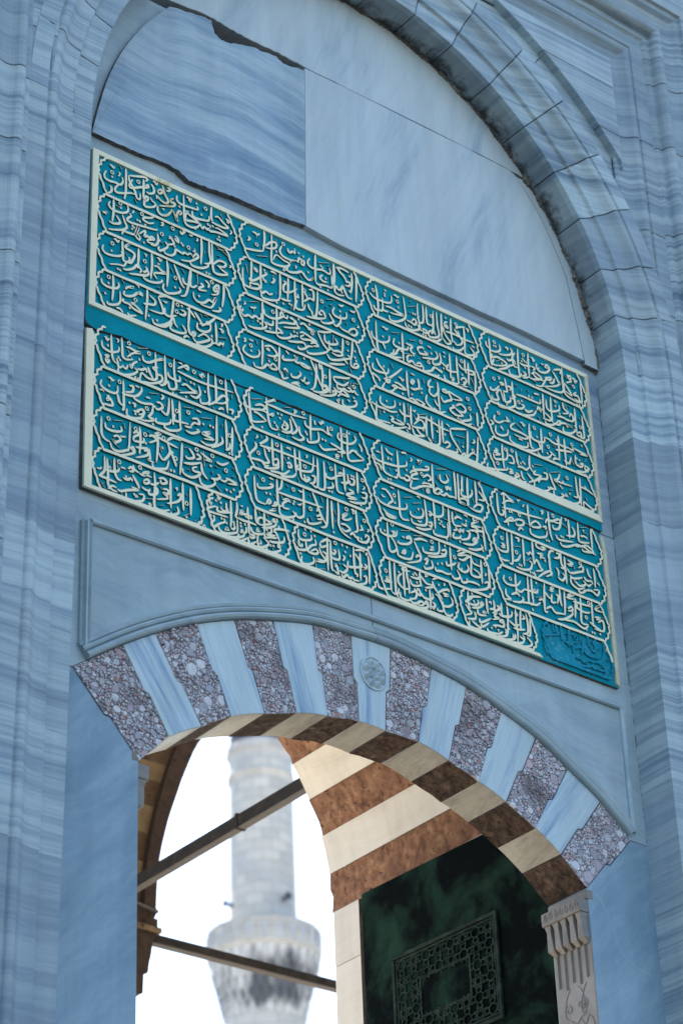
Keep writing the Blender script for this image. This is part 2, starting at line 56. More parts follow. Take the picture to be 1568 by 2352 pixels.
"2467,758 2485,762 2459,782 2500,782 2463,801;2453,790 2462,823 2503,812 2546,791 2552,725;2518,712 2517,792 2522,868;o2540,738;o2585,729;2555,767 2584,766 2593,800 2556,813;2612,718 2618,785 2633,811;.2658,770;.2669,776;.2642,784;2634,742 2650,757;2615,817 2645,806 2675,811 2701,785;2708,708 2702,774 2722,808;.2726,770;2734,754 2795,741;o2477,846;2411,868 2403,897 2438,895 2485,882 2540,861 2541,845;.2525,898;2553,851 2576,853 2556,876 2587,865;2599,855 2622,867 2590,890 2605,858;2637,830 2645,869 2662,878;2620,884 2643,896 2673,885;2679,830 2706,851 2717,863 2685,885;.2684,896;2742,791 2727,817 2776,809;2716,869 2755,838 2782,807;2818,751 2823,760;2796,786 2821,782 2817,815 2774,831 2753,860;2729,859 2725,902 2760,910 2822,882 2837,855;2722,872 2717,921;2847,762 2923,733;2840,769 2854,812 2873,858 2837,855;2819,862 2830,868 2861,862;2915,747 2899,785 2873,800 2916,800 3001,794;o2966,754;.2935,787;.2913,822;.2924,831;2878,808 2901,826;2860,868 2863,898 2899,901 2932,873 2908,871;2939,860 2957,869 2932,873;2974,826 2998,822;.2977,846;2936,893 2940,912 2989,905 3041,875 3040,833;3028,720 3031,799 3032,847 3001,853;3060,714 3056,801 3051,898;3059,773 3108,776 3152,792;3085,758 3097,764 3101,779;3090,826 3099,849;3051,898 3086,912 3137,893 3102,874 3073,863 3069,902;.3025,913;.3042,917"]
LO=[
"89,1064 100,1065 103,1078 117,1063;75,1090 79,1120 104,1133 138,1130 166,1112 169,1088;.109,1104;125,1036 129,1110 136,1166 156,1186;154,1048 165,1051 160,1068;182,1030 186,1087 190,1132 212,1140 247,1125;o223,1045;91,1167 113,1158 100,1181 106,1201 117,1185 94,1178;134,1213 143,1229;206,1072 229,1069 258,1074 286,1074 246,1091 212,1128;217,1085 241,1128;269,1052 327,1030;.281,1111;o333,1057;161,1161 168,1199 190,1189;.159,1162;.176,1158;.167,1147;168,1199 168,1233 208,1228 248,1206 270,1180 253,1169;185,1180 207,1194 219,1166;298,1081 304,1107 333,1107 373,1078 414,1056 385,1062;230,1156 236,1176 247,1149 270,1127;270,1168 293,1164 316,1149 322,1170;.259,1219;.276,1220;293,1135 304,1148;367,1034 371,1115 374,1183 328,1196 293,1182 282,1233;385,1115 356,1127 374,1143;420,1030 423,1111 426,1174 403,1206 386,1190;327,1133 339,1163 357,1190;o452,1072;299,1226 351,1216 403,1183 403,1154 380,1158 380,1181;473,1025 473,1108 485,1185 450,1205 438,1169 421,1199;438,1116 449,1141 502,1143 502,1113;496,1039 514,1038 520,1041;490,1077 544,1037 549,1058 532,1054;490,1089 538,1093 597,1098 656,1097 716,1091 813,1081;o585,1056;.567,1122;.585,1124;615,1055 624,1066 633,1048 645,1064;.630,1067;666,1028 665,1123 671,1192 626,1215 620,1189;526,1121 543,1126;514,1161 538,1146 573,1161 602,1166 555,1185 502,1207;.467,1221;.485,1226;479,1199 514,1190;.540,1215;561,1195 596,1198 620,1165 609,1123;.647,1142;705,1024 710,1117 709,1188;662,1213 704,1178 746,1126 776,1132 758,1163 709,1182;o738,1052;765,1023 770,1128 775,1215;691,1207 700,1221;721,1213 745,1197 751,1206;781,1189 806,1185 799,1211;801,1098 800,1122",
"113,1279 129,1278 135,1287 146,1279;130,1283 127,1302;79,1304 74,1334 103,1351 142,1353 164,1338 164,1304;.119,1322;o175,1279;194,1260 198,1347 199,1415 188,1425;69,1365 83,1359 92,1367;164,1349 170,1370 176,1390 199,1403;226,1279 248,1275 243,1306 204,1322;106,1378 132,1397 138,1422 104,1430 82,1433;120,1373 109,1405 131,1385;187,1334 215,1334 266,1320 294,1280 291,1258;260,1265 271,1266 283,1267;249,1332 266,1342 306,1344 352,1331 364,1344;334,1275 386,1260;317,1305 335,1303 340,1307;403,1258 415,1265 401,1286;.230,1371;244,1368 261,1367 255,1387;216,1408 217,1442 245,1448 290,1430 307,1400 295,1376;250,1406 273,1403 284,1387;267,1399 301,1380 307,1400 279,1417;o324,1365;.262,1418;358,1329 352,1377 335,1406 364,1412 324,1433 279,1440;329,1386 352,1382;375,1310 398,1307 410,1325 381,1348 363,1332;398,1341 433,1356 444,1306 444,1259;415,1306 427,1313;461,1258 467,1331 468,1400;375,1396 375,1419 421,1412 450,1395 456,1370;.358,1437;502,1253 505,1339 508,1401;479,1332 473,1369 508,1366 555,1360;o488,1314;427,1404 421,1429 450,1435 497,1417 514,1393;o552,1297;526,1276 581,1262;596,1265 614,1267 626,1268;572,1324 602,1312 614,1337 584,1342 566,1367;531,1380 555,1377 572,1370;625,1297 685,1279;.637,1327;.676,1321;.693,1323;537,1401 572,1404 613,1377 596,1372;625,1378 654,1378 672,1360 631,1382 696,1391 637,1408;485,1433 499,1450;712,1251 711,1339 707,1409 660,1434 619,1426;744,1285 744,1303;763,1252 768,1340 767,1421;738,1357 743,1390 689,1434 678,1427;o786,1333;801,1280 800,1356 796,1433;761,1424 785,1403 785,1374;.784,1432;.799,1432",
"81,1501 82,1562 85,1594 102,1615 130,1621;o119,1500;145,1498 195,1484;101,1527 107,1553 134,1558 168,1551 190,1537 184,1517;.145,1532;200,1493 209,1523;146,1587 168,1573 185,1589 158,1611 141,1600 163,1625;130,1621 142,1650 175,1654 214,1633 230,1610 234,1474;182,1568 196,1568 213,1561;163,1625 180,1635;181,1671 225,1651 258,1627 252,1602 241,1612 253,1624;252,1529 268,1512 280,1524 257,1544 252,1568;o265,1499;252,1568 286,1561 308,1552 308,1530;285,1477 291,1553 286,1628;264,1597 309,1586 331,1577;o316,1510;330,1487 342,1494;336,1513 353,1501 376,1515 336,1547;364,1485 399,1472 359,1505;359,1493 422,1503 497,1514;382,1467 385,1545 377,1638;.320,1554;309,1602 331,1588 326,1618 264,1653;337,1575 343,1629 332,1638 366,1642;o416,1491;.411,1544;433,1498 468,1468 514,1467;433,1498 451,1548 434,1588 411,1608 388,1578;399,1545 405,1571;445,1528 462,1561 479,1599 485,1619;354,1646 366,1670 411,1658 434,1644 445,1601;439,1648 445,1662;.465,1548;468,1542 456,1557;o482,1575;479,1610 491,1600;.457,1647;.474,1646;517,1477 514,1563 505,1656;531,1500 549,1488;555,1491 572,1507 583,1531 549,1550 537,1538;o598,1483;595,1510 613,1509 618,1524 595,1538;525,1582 572,1570 624,1544;619,1489 654,1505 683,1516 642,1520;636,1477 642,1560;.677,1541;o686,1484;520,1612 525,1638 566,1645 601,1626 618,1603 583,1605 577,1590 601,1576;548,1607 560,1613;624,1544 630,1593 659,1622;612,1622 624,1657 664,1659 700,1629 688,1605;706,1507 742,1511 778,1486;712,1516 730,1515;700,1532 718,1537;682,1567 688,1582;676,1609 706,1604 729,1584 712,1573;o762,1535;729,1595 753,1598 771,1580;759,1578 788,1579 824,1588 770,1603;801,1506 807,1515;795,1554 812,1553;.764,1639;.788,1641;.805,1623;699,1634 734,1661",
"101,1704 105,1774 84,1809 73,1818;115,1710 122,1789 123,1843 140,1864 173,1868;62,1782 78,1781 89,1769;132,1714 140,1728;153,1695 157,1765 172,1798 194,1801;105,1774 138,1772 171,1760 182,1739;o179,1708;.132,1753;73,1818 117,1818 167,1822;85,1847 107,1871;90,1855 101,1846;187,1732 204,1731 215,1732;226,1728 243,1711 254,1729 232,1737;170,1722 171,1743;123,1870 145,1846 167,1849;254,1696 259,1716 287,1727;o290,1696;287,1727 310,1730 338,1703 304,1721 355,1724;199,1782 221,1785 243,1771 249,1785;.216,1771;249,1747 277,1786 288,1809;173,1852 189,1857 233,1835 283,1817 244,1815;189,1851 201,1885;266,1779 288,1776;310,1757 332,1743 338,1758 316,1771 310,1757;366,1692 372,1762 367,1829 373,1876 418,1876 451,1859;344,1761 366,1758 394,1737;389,1717 417,1706 434,1722 406,1738 400,1718;299,1794 322,1802 344,1799;344,1788 339,1818 378,1803 383,1774 361,1777;217,1852 223,1888 267,1882 306,1863 311,1834 283,1838;.261,1847;.269,1854;311,1850 367,1835;400,1757 406,1771;412,1764 440,1759 440,1781 417,1783 440,1803 378,1831;334,1869 350,1868 334,1885;395,1857 418,1849;454,1692 454,1764 457,1851;.275,1852;480,1738 491,1729 488,1746;491,1773 508,1755 508,1783 480,1810 434,1832;520,1690 522,1772 525,1838;540,1744 545,1753;o542,1793;563,1702 565,1779 565,1851;491,1828 497,1859 463,1882 457,1868;525,1865 554,1844;.542,1864;474,1851 483,1853",
"917,1074 978,1049;901,1037 905,1105 912,1177 928,1198 1000,1169;881,1099 886,1124 924,1130 979,1113 1029,1126;935,1104 969,1085 997,1090 979,1113 946,1121;929,1144 951,1140 984,1154 1006,1167;.977,1210;1004,1028 1008,1097 1017,1157 1033,1194 1072,1189;992,1065 1037,1036 1054,1024 1054,1035;1003,1066 1058,1066 1148,1068 1245,1057;1018,1125 1046,1108 1035,1129;.1072,1095;.1094,1095;.1085,1117;.1051,1155;1056,1163 1078,1187 1072,1178;1109,1045 1149,1032;o1112,1141;1102,1124 1129,1140 1117,1171 1095,1169 1101,1146;1089,1188 1122,1185 1151,1164 1147,1117 1142,1097;.1074,1215;1148,1079 1169,1108 1185,1145 1156,1178 1145,1171;1166,1039 1183,1038 1171,1053 1177,1056;o1225,1034;1197,1118 1202,1160 1224,1178 1195,1200 1150,1196;1122,1202 1121,1212;.1236,1136;.1244,1146;1233,1072 1238,1097 1271,1106 1335,1086 1380,1101;1268,1025 1266,1102 1266,1178;1246,1169 1251,1189 1297,1171 1315,1148 1311,1106;1200,1209 1211,1215;.1293,1054;.1295,1066;1319,1043 1330,1055 1342,1034 1348,1049;1341,1078 1346,1087;o1393,1058;1371,1050 1375,1087 1397,1100;.1338,1139;.1356,1140;1314,1175 1342,1197 1383,1181 1429,1163;1384,1143 1424,1149 1475,1165 1423,1177;1410,1203 1434,1194 1415,1217 1433,1211;1452,1024 1455,1105 1453,1203;1439,1062 1432,1092 1460,1108 1513,1099 1544,1065 1533,1042;.1504,1042;1533,1036 1545,1037;o1474,1065;1490,1026 1490,1102 1489,1173 1503,1200 1544,1185 1591,1164;1493,1166 1523,1133 1557,1147 1592,1161;1560,1080 1577,1101 1576,1123;.1544,1130",
"940,1267 949,1274 937,1289;929,1314 939,1320 936,1342 908,1379 891,1412;971,1260 970,1276;999,1250 1004,1269 970,1303 959,1307;959,1318 992,1316 1047,1310 1163,1308 1309,1311;986,1323 996,1366 1012,1392 990,1406 968,1398;o952,1365;1000,1323 1019,1326 1008,1336;891,1412 929,1407 968,1403 989,1421 1011,1413;940,1424 951,1441;.989,1427;1032,1253 1035,1330 1036,1409;o1061,1278;1087,1258 1090,1341 1088,1415;1052,1335 1062,1346;1040,1371 1062,1357 1067,1381 1044,1400 1039,1381;983,1434 1027,1423 1066,1403 1067,1381;1114,1274 1137,1270 1142,1279;1120,1266 1148,1261;.1129,1326;1101,1331 1112,1349;1117,1362 1134,1351 1145,1368 1128,1379 1128,1363;1016,1440 1055,1433 1099,1427 1133,1393;1082,1423 1087,1442 1138,1428 1160,1414 1172,1394;1165,1254 1168,1333 1172,1394;1193,1259 1196,1338 1200,1400 1216,1420;1232,1271 1243,1272 1231,1287;1185,1342 1178,1366 1217,1367 1269,1342 1277,1259;o1224,1338;1277,1254 1275,1324;1217,1383 1227,1405 1244,1409;1233,1392 1250,1397 1227,1421 1216,1404;1262,1376 1284,1373 1278,1407 1249,1423;1182,1417 1187,1441;1300,1261 1302,1345 1294,1428 1255,1416;1339,1262 1342,1341 1339,1421 1305,1429 1300,1415;1362,1259 1373,1276;o1384,1291;1354,1326 1353,1347 1387,1345 1423,1316 1452,1305;1408,1252 1411,1326 1419,1402 1459,1404;1423,1305 1447,1291 1452,1305;1386,1367 1391,1392 1351,1412;.1367,1422;.1384,1421;1439,1267 1447,1275;1460,1254 1462,1328 1465,1391;1439,1347 1467,1342 1485,1325 1481,1283;1498,1304 1521,1301 1520,1328 1496,1337 1497,1315;.1507,1284;.1522,1284;1541,1250 1543,1319 1541,1374;1483,1368 1517,1377 1470,1405 1533,1408 1475,1424;o1574,1286;1578,1317 1586,1325 1571,1341;1564,1359 1594,1354 1592,1381 1563,1387;1486,1436 1532,1430 1585,1410 1592,1381;.1558,1431",
"925,1497 927,1559 936,1622 957,1634 990,1633;947,1484 957,1501;o976,1504;943,1532 948,1556 986,1547 1025,1527 1031,1510 1009,1518;1010,1481 1026,1480 1037,1481;1020,1498 1023,1507;.994,1570;.1016,1567;990,1633 1007,1601 1017,1612 1001,1629;1040,1563 1046,1571;1022,1631 1050,1616 1045,1602 1034,1622;1005,1663 1044,1644 1022,1647;1056,1469 1057,1541 1061,1607 1083,1609;1087,1458 1080,1507 1058,1531;1046,1540 1134,1539 1217,1534 1329,1530;1111,1482 1122,1491;o1152,1493;1067,1605 1071,1655 1109,1661 1153,1640 1165,1615;1084,1573 1123,1559 1089,1592 1094,1615 1127,1609;1128,1562 1139,1563;.1128,1567;.1156,1557;.1150,1572;1079,1549 1084,1568;1172,1566 1189,1565 1200,1551;.1147,1658;1143,1613 1175,1637 1198,1629 1209,1610;1180,1485 1197,1490 1202,1482;1211,1463 1211,1547 1209,1630;.1214,1649;1247,1487 1252,1501;1264,1465 1285,1509 1311,1573 1348,1627;o1250,1564;1284,1552 1295,1553 1283,1567;1231,1622 1236,1647 1275,1638 1315,1613;1248,1606 1259,1628;1282,1594 1311,1578 1315,1597 1287,1607;1315,1473 1325,1500;1354,1463 1351,1548 1342,1624 1308,1646;1377,1471 1379,1548 1381,1631;1392,1518 1402,1545;1398,1573 1394,1590;.1386,1644;1417,1461 1419,1534 1417,1587 1438,1626 1488,1645;1436,1533 1471,1510 1441,1547 1470,1547 1499,1526;1481,1548 1487,1530;1428,1583 1457,1578 1485,1594 1455,1615 1433,1602;o1467,1488;1495,1480 1513,1479 1506,1497 1524,1480;1525,1469 1527,1537 1531,1583 1507,1602;1483,1626 1501,1609 1517,1624 1540,1626;o1574,1515;1550,1545 1560,1567 1542,1579;1559,1478 1570,1474;1529,1615 1534,1639 1580,1633 1598,1601 1582,1591 1575,1609;1525,1590 1571,1568;.1534,1623;.1551,1622;1589,1557 1601,1558 1588,1573",
"1669,1080 1683,1077 1699,1079;1655,1100 1670,1125 1712,1128 1766,1123 1815,1114 1860,1092 1862,1066;1734,1035 1743,1052 1770,1061 1776,1054;1707,1028 1711,1109 1715,1172 1741,1187 1773,1189;1739,1088 1749,1089 1741,1103;.1765,1091;1663,1147 1690,1152 1704,1181 1699,1168;1667,1170 1651,1166;1805,1023 1808,1097 1812,1170 1839,1175 1871,1177;1749,1144 1756,1161;1773,1189 1795,1186 1802,1159;.1795,1144;.1740,1214;.1756,1211;1831,1028 1854,1019 1864,1025;1888,1036 1899,1042 1887,1059;1910,1073 1909,1094 1954,1082 1999,1065 2006,1047 1978,1053;1929,1033 1952,1032 1939,1052 1963,1023;1853,1115 1864,1121;.1861,1117;1846,1152 1873,1152 1877,1170 1849,1181 1845,1162;1880,1130 1903,1106 1930,1111 1896,1134 1894,1154 1939,1142;1894,1164 1880,1204 1902,1211 1959,1175 2031,1153 1993,1147 1954,1162;o1958,1105;.1971,1150;1962,1124 1997,1096 2018,1113 1994,1132;1957,1190 1962,1203;1980,1187 2002,1179 1984,1200 2006,1197;2030,1018 2028,1089 2031,1163 2035,1186 2068,1184;2056,1038 2124,1015;2059,1072 2063,1096;2077,1061 2080,1095 2107,1100 2131,1076 2117,1046;2134,1039 2144,1056;2035,1181 2053,1155 2086,1157 2057,1183;2047,1122 2060,1142;2111,1118 2116,1137 2128,1117 2138,1133 2145,1111;2068,1179 2096,1179 2114,1162 2130,1171 2158,1166 2180,1168;2172,1009 2175,1090 2174,1175;2195,1011 2196,1102 2196,1172 2240,1181 2190,1184;2191,1164 2232,1149 2253,1161 2246,1184;2225,1015 2220,1083 2223,1112;2214,1095 2216,1135 2262,1128 2286,1099 2283,1075;2260,1012 2255,1100 2257,1190;2290,1128 2293,1152;2285,1185 2316,1153 2350,1151 2336,1186 2301,1194 2262,1188;2310,1014 2313,1089 2310,1161;2329,1068 2355,1089 2365,1110 2324,1120;2327,1023 2336,1045;2346,995 2350,1014",
"1693,1288 1720,1283 1745,1303 1760,1332 1737,1355 1725,1378;1748,1258 1764,1257 1774,1260;1691,1318 1701,1329 1715,1326;o1772,1298;.1775,1338;1663,1343 1683,1365 1731,1372 1784,1367 1833,1354 1850,1338 1846,1315;1799,1254 1803,1326 1804,1394 1824,1415 1862,1407;1832,1286 1885,1266;1697,1398 1712,1412 1722,1428 1748,1433 1776,1423 1733,1419 1708,1404;1835,1411 1852,1401;1888,1300 1943,1279;1915,1250 1932,1249 1937,1257;1871,1350 1875,1373 1913,1374 1946,1357 1954,1325 1944,1309;.1924,1321;1904,1338 1909,1346;1965,1247 1971,1314 1971,1387 1937,1409 1883,1414 1874,1388;1912,1389 1928,1393 1939,1384;1987,1313 2004,1311 1997,1334 1987,1323;1993,1316 2031,1322 2058,1316 2082,1293 2084,1233;2023,1235 2026,1313 2025,1402;1983,1378 2005,1370 1998,1397 1982,1388;1898,1433 1952,1428 2003,1405;.2052,1334;.2068,1340;.2058,1356;.2074,1360;2014,1406 2017,1429 2061,1428 2106,1412 2106,1334;2071,1366 2082,1367 2093,1363;2093,1260 2100,1277;2119,1245 2119,1319 2122,1416;2080,1318 2135,1318;.2097,1430;2111,1425 2122,1426;2143,1256 2142,1301 2156,1331 2202,1319;2163,1249 2172,1265;2153,1297 2177,1274 2205,1279;2143,1365 2166,1352 2156,1341;2148,1373 2140,1405 2179,1396 2192,1377;2177,1348 2182,1361 2194,1342 2205,1353 2212,1331;2197,1306 2230,1309 2226,1291;.2233,1278;2218,1249 2235,1248 2243,1255;2228,1340 2250,1337 2242,1374 2207,1396 2184,1399;2280,1241 2285,1260 2313,1249 2266,1287 2333,1282;.2183,1415;2245,1328 2320,1307 2343,1304;2259,1299 2304,1298 2290,1327;2298,1305 2305,1352 2269,1384 2282,1360 2304,1362;2199,1419 2261,1407 2303,1372;2340,1270 2345,1338 2350,1410;2324,1330 2334,1337;2231,1437 2282,1429 2329,1403 2319,1386;.2333,1416;2350,1410 2329,1398",
"o1749,1471;1718,1463 1719,1535 1723,1605 1737,1629 1770,1603 1757,1565 1732,1540;1675,1517 1679,1539 1721,1544 1769,1527 1777,1495;1741,1513 1765,1509 1748,1529;.1701,1522;1801,1486 1861,1468;1773,1554 1777,1572;1807,1518 1818,1519 1823,1522;1784,1550 1789,1563 1837,1551 1865,1526 1856,1501 1834,1518 1861,1513;1881,1487 1939,1469;1802,1606 1824,1589 1817,1610 1796,1613;1776,1601 1779,1633 1821,1637 1859,1624 1873,1581;1852,1565 1863,1570;1882,1511 1927,1490 1970,1490;1882,1516 1901,1552 1920,1589 1907,1622 1830,1658;1887,1610 1904,1590 1914,1600;o1997,1482;1935,1531 1944,1557 1987,1551 2038,1529 2043,1459;1978,1535 2006,1521 1990,1516 2007,1506;.2082,1474;2055,1513 2083,1498 2082,1523 2048,1530;2079,1485 2088,1506;1964,1573 2014,1561 2075,1535 2082,1523;1940,1606 1963,1588 1956,1615 1944,1628;1939,1635 1948,1651 1993,1626 1985,1590;2113,1468 2113,1536 2114,1604;2084,1561 2088,1584 2128,1565 2145,1549;o2139,1520;.2027,1595;.2055,1585;2009,1620 2014,1638 2046,1631 2084,1633 2112,1623;2156,1483 2197,1454 2212,1463 2160,1501 2234,1475;2164,1519 2197,1517 2238,1483 2264,1513 2319,1514;2145,1554 2174,1535;2168,1542 2160,1573 2197,1585 2227,1560 2218,1534;.2182,1571;2112,1628 2132,1645 2167,1624 2148,1587;2248,1465 2246,1529 2244,1583 2297,1580 2293,1557 2256,1545;2271,1486 2282,1498;2312,1473 2311,1546 2311,1614;o2338,1493;2172,1622 2181,1648 2215,1632 2206,1616;2215,1632 2249,1625 2277,1625 2293,1630;2333,1543 2341,1550 2329,1562;2234,1669 2285,1656 2343,1627 2352,1590 2323,1605;2360,1490 2360,1563 2360,1626",
"2457,1027 2457,1094 2462,1148 2487,1156;2485,1033 2506,1014 2536,1031 2567,1043 2528,1051 2487,1083;2503,1010 2505,1088 2505,1166;2485,1106 2562,1095 2659,1088 2770,1074;2591,1020 2604,1024 2614,1014;2601,1025 2599,1042;2632,1036 2641,1038 2627,1052;2484,1118 2495,1130 2487,1150 2471,1150;2487,1156 2512,1152;.2535,1113;.2551,1110;2511,1170 2544,1146 2556,1159 2517,1173 2504,1172;2489,1194 2516,1179 2520,1205;2562,1162 2589,1141 2628,1139 2619,1164 2580,1178 2575,1163;o2602,1109;2644,1105 2650,1114;2665,1021 2665,1086 2671,1157;2634,1148 2666,1147;2583,1210 2604,1186 2623,1194;2697,1029 2712,1038;2673,1139 2715,1107 2745,1130 2691,1150 2679,1137;2754,1034 2772,1025 2759,1052;o2840,1029;2781,1095 2797,1067 2829,1066 2878,1037 2889,1056 2842,1067;2806,1012 2807,1091 2811,1146 2823,1187;2670,1163 2674,1195 2725,1199 2779,1174 2789,1137;2758,1126 2785,1116 2776,1136;.2780,1197;.2796,1196;2901,1012 2889,1062 2872,1096 2838,1109 2833,1087;2920,1017 2933,1018 2925,1032;2947,1013 2948,1058 2946,1132;2896,1054 2934,1069;2848,1139 2865,1161 2918,1154 2972,1140;.2887,1136;.2900,1137;2922,1118 2976,1105 2986,1073 2969,1050;2876,1174 2887,1192 2928,1184 2997,1148 3037,1151;3014,1006 3012,1075 3014,1120 3054,1117 3089,1105;3030,1034 3079,1014;3048,1057 3081,1056;.3052,1043;3024,1088 3052,1078 3077,1086;3106,1013 3105,1076 3104,1139;2982,1165 3037,1145 3082,1158 3128,1165;3023,1150 3066,1130 3109,1154 3041,1173 3029,1160",
"o2468,1293;2474,1255 2480,1264;2504,1244 2504,1310 2499,1361 2454,1371 2431,1358;2459,1326 2483,1328 2463,1347 2488,1343;2536,1233 2534,1322 2529,1417 2506,1425;2559,1258 2585,1257 2576,1279;2548,1314 2593,1301;2451,1411 2469,1421 2507,1413;o2560,1345;2533,1404 2566,1387 2589,1347;.2576,1411;.2589,1412;2611,1245 2610,1328 2608,1411;2676,1233 2675,1305 2675,1377;2549,1431 2593,1433 2645,1415 2662,1376 2644,1366;2629,1321 2641,1328 2656,1312 2667,1325;2624,1373 2659,1344;2675,1377 2697,1342 2719,1379 2731,1391 2684,1413;2702,1229 2705,1262 2744,1265;2692,1266 2718,1263;.2647,1431;.2663,1431;2732,1252 2764,1252 2736,1273;2701,1302 2741,1294 2726,1310 2758,1316;2798,1241 2809,1253;.2756,1327;2778,1303 2796,1258 2823,1249;2787,1278 2786,1350 2793,1408;2693,1448 2742,1404 2783,1379 2795,1391 2753,1422;2671,1417 2680,1447 2699,1451;2818,1289 2852,1277 2861,1252 2835,1255;.2725,1321;2871,1226 2869,1305 2892,1330 2859,1330;2894,1252 2894,1341 2895,1418;o3004,1258;2912,1268 2950,1277 2915,1295 2948,1294;2826,1342 2843,1358 2840,1392;2833,1395 2864,1406 2887,1377 2869,1360;2906,1320 2930,1340 2992,1313 3020,1298 3016,1271 2987,1292;2955,1292 2959,1307;2922,1354 2946,1367 3015,1338;2952,1377 2988,1397 3031,1372 3013,1356;.2983,1355;2945,1379 2950,1388;2927,1363 2929,1401 2973,1419 3021,1397;3049,1271 3058,1307 3076,1323;3097,1254 3100,1315 3096,1372;3022,1330 3040,1347 3081,1338;3037,1370 3050,1377 3072,1358;.3047,1400;.3079,1350;3005,1419 3067,1399 3105,1414 3122,1380 3081,1388;2973,1413 2984,1438 3025,1418;3111,1334 3123,1341 3129,1350",
"2464,1509 2458,1538 2487,1555 2545,1541 2574,1505;o2503,1518;2539,1473 2538,1544 2540,1597;2466,1584 2469,1621 2498,1638 2454,1647;2501,1610 2541,1586 2558,1602;2537,1560 2567,1572 2595,1546;2622,1461 2621,1538 2619,1613 2644,1622;2647,1463 2646,1534 2650,1619;.2680,1482;2588,1548 2633,1544 2677,1540 2686,1516;o2665,1533;2504,1646 2561,1633 2582,1610 2571,1597;.2558,1572;2568,1631 2619,1619 2670,1613 2698,1588;2668,1570 2714,1552;2707,1492 2720,1493;2736,1461 2729,1534 2725,1627 2744,1626;2686,1581 2712,1566 2723,1590;2737,1515 2754,1536 2778,1544;2772,1481 2799,1466 2771,1498 2797,1489;2782,1511 2777,1561 2810,1550;2808,1507 2827,1512 2815,1559;.2641,1649;2839,1459 2838,1525 2847,1565;2870,1465 2868,1542 2861,1610;2733,1614 2767,1592 2796,1614 2829,1609 2862,1604;2888,1481 2935,1465 2886,1498 2945,1489;2885,1563 2913,1543 2917,1564 2884,1575;2805,1649 2858,1632 2915,1586 2905,1563;2946,1483 2939,1546 2932,1602;o3038,1480;2981,1461 2978,1544 2976,1615 3022,1611;2956,1513 2953,1536 3004,1546 3044,1533;2924,1507 2989,1502 3055,1497;3059,1462 3057,1534 3055,1612;3082,1493 3117,1470 3080,1505 3133,1504;2858,1638 2923,1627 2986,1645 3021,1617;3008,1567 3013,1576;.2992,1643;.3005,1644;o3010,1574;3068,1553 3108,1545 3080,1565;3091,1578 3127,1555 3126,1616 3060,1621;3122,1541 3142,1540;.3044,1648;.3060,1648;3031,1592 3068,1607 3112,1620;.3100,1641",
"656,1713 667,1718 683,1713 689,1706;663,1738 673,1736 675,1748 683,1734;704,1685 718,1686 718,1706 734,1688;.706,1716;.733,1718;763,1707 764,1736 772,1748 748,1757 729,1743;729,1743 741,1737;714,1745 711,1763 721,1770 756,1763 799,1748;708,1747 675,1763 657,1779 663,1788 709,1786 773,1783;788,1682 789,1735 789,1790 786,1832;.676,1805;.694,1804;.736,1800;.752,1802;692,1811 695,1824 680,1841 682,1858 697,1858 720,1837 756,1814 767,1822;701,1874 710,1887;716,1846 724,1865 743,1873 774,1868 810,1852 824,1837 823,1771;822,1681 823,1726 815,1763 827,1766;827,1766 858,1769 897,1766 933,1767;786,1832 798,1837 810,1824 802,1812;.803,1797;.806,1805;757,1844 771,1841 755,1854 780,1847;843,1694 851,1695 855,1692;837,1725 859,1717 839,1739 874,1730 890,1728;883,1687 884,1730 888,1755;886,1733 902,1731 902,1742 886,1744;866,1736 874,1745 890,1743;829,1746 835,1755;.842,1788;.844,1804;.867,1786;873,1797 873,1824 857,1837;839,1826 853,1823 845,1837 839,1832;888,1755 888,1792 888,1829;770,1882 801,1878 833,1867 857,1852 861,1835;833,1849 825,1870 833,1886 856,1874 888,1848;888,1829 920,1831 904,1846 888,1837;884,1849 888,1878 903,1878 931,1855;899,1788 905,1809 924,1816 960,1806 976,1794;931,1786 941,1785 932,1797 952,1795;925,1674 928,1714 933,1750 961,1759;947,1689 952,1702;977,1682 977,1730 976,1798;941,1751 944,1727 962,1717 974,1724;953,1760 993,1743 1018,1725 998,1723 982,1717;994,1686 1000,1701;961,1770 997,1759 1037,1735 1046,1713;1047,1690 1052,1703 1046,1715;1020,1715 1034,1699 1038,1712 1024,1717;.1060,1731;.991,1772;1013,1753 1018,1772 1000,1790;984,1795 1016,1803 1048,1797;978,1797 980,1815 1012,1808;992,1785 1016,1791 1040,1787;1034,1774 1037,1754 1069,1742 1114,1734 1114,1740;1037,1762 1048,1780 1063,1812;999,1829 1035,1824 1084,1805 1089,1773;940,1815 935,1846 943,1877 970,1871 999,1846 983,1829 968,1820;951,1840 955,1858 943,1862;1012,1812 1013,1818;986,1865 990,1882 1022,1882 1058,1862 1069,1848;.1011,1849;.1027,1845;1020,1857 1023,1869;1047,1840 1059,1828 1063,1842 1047,1844;1073,1812 1077,1833",
"589,1862 591,1883;.603,1877;614,1868 615,1884;615,1871 622,1871 628,1861;631,1884 639,1870 648,1883",
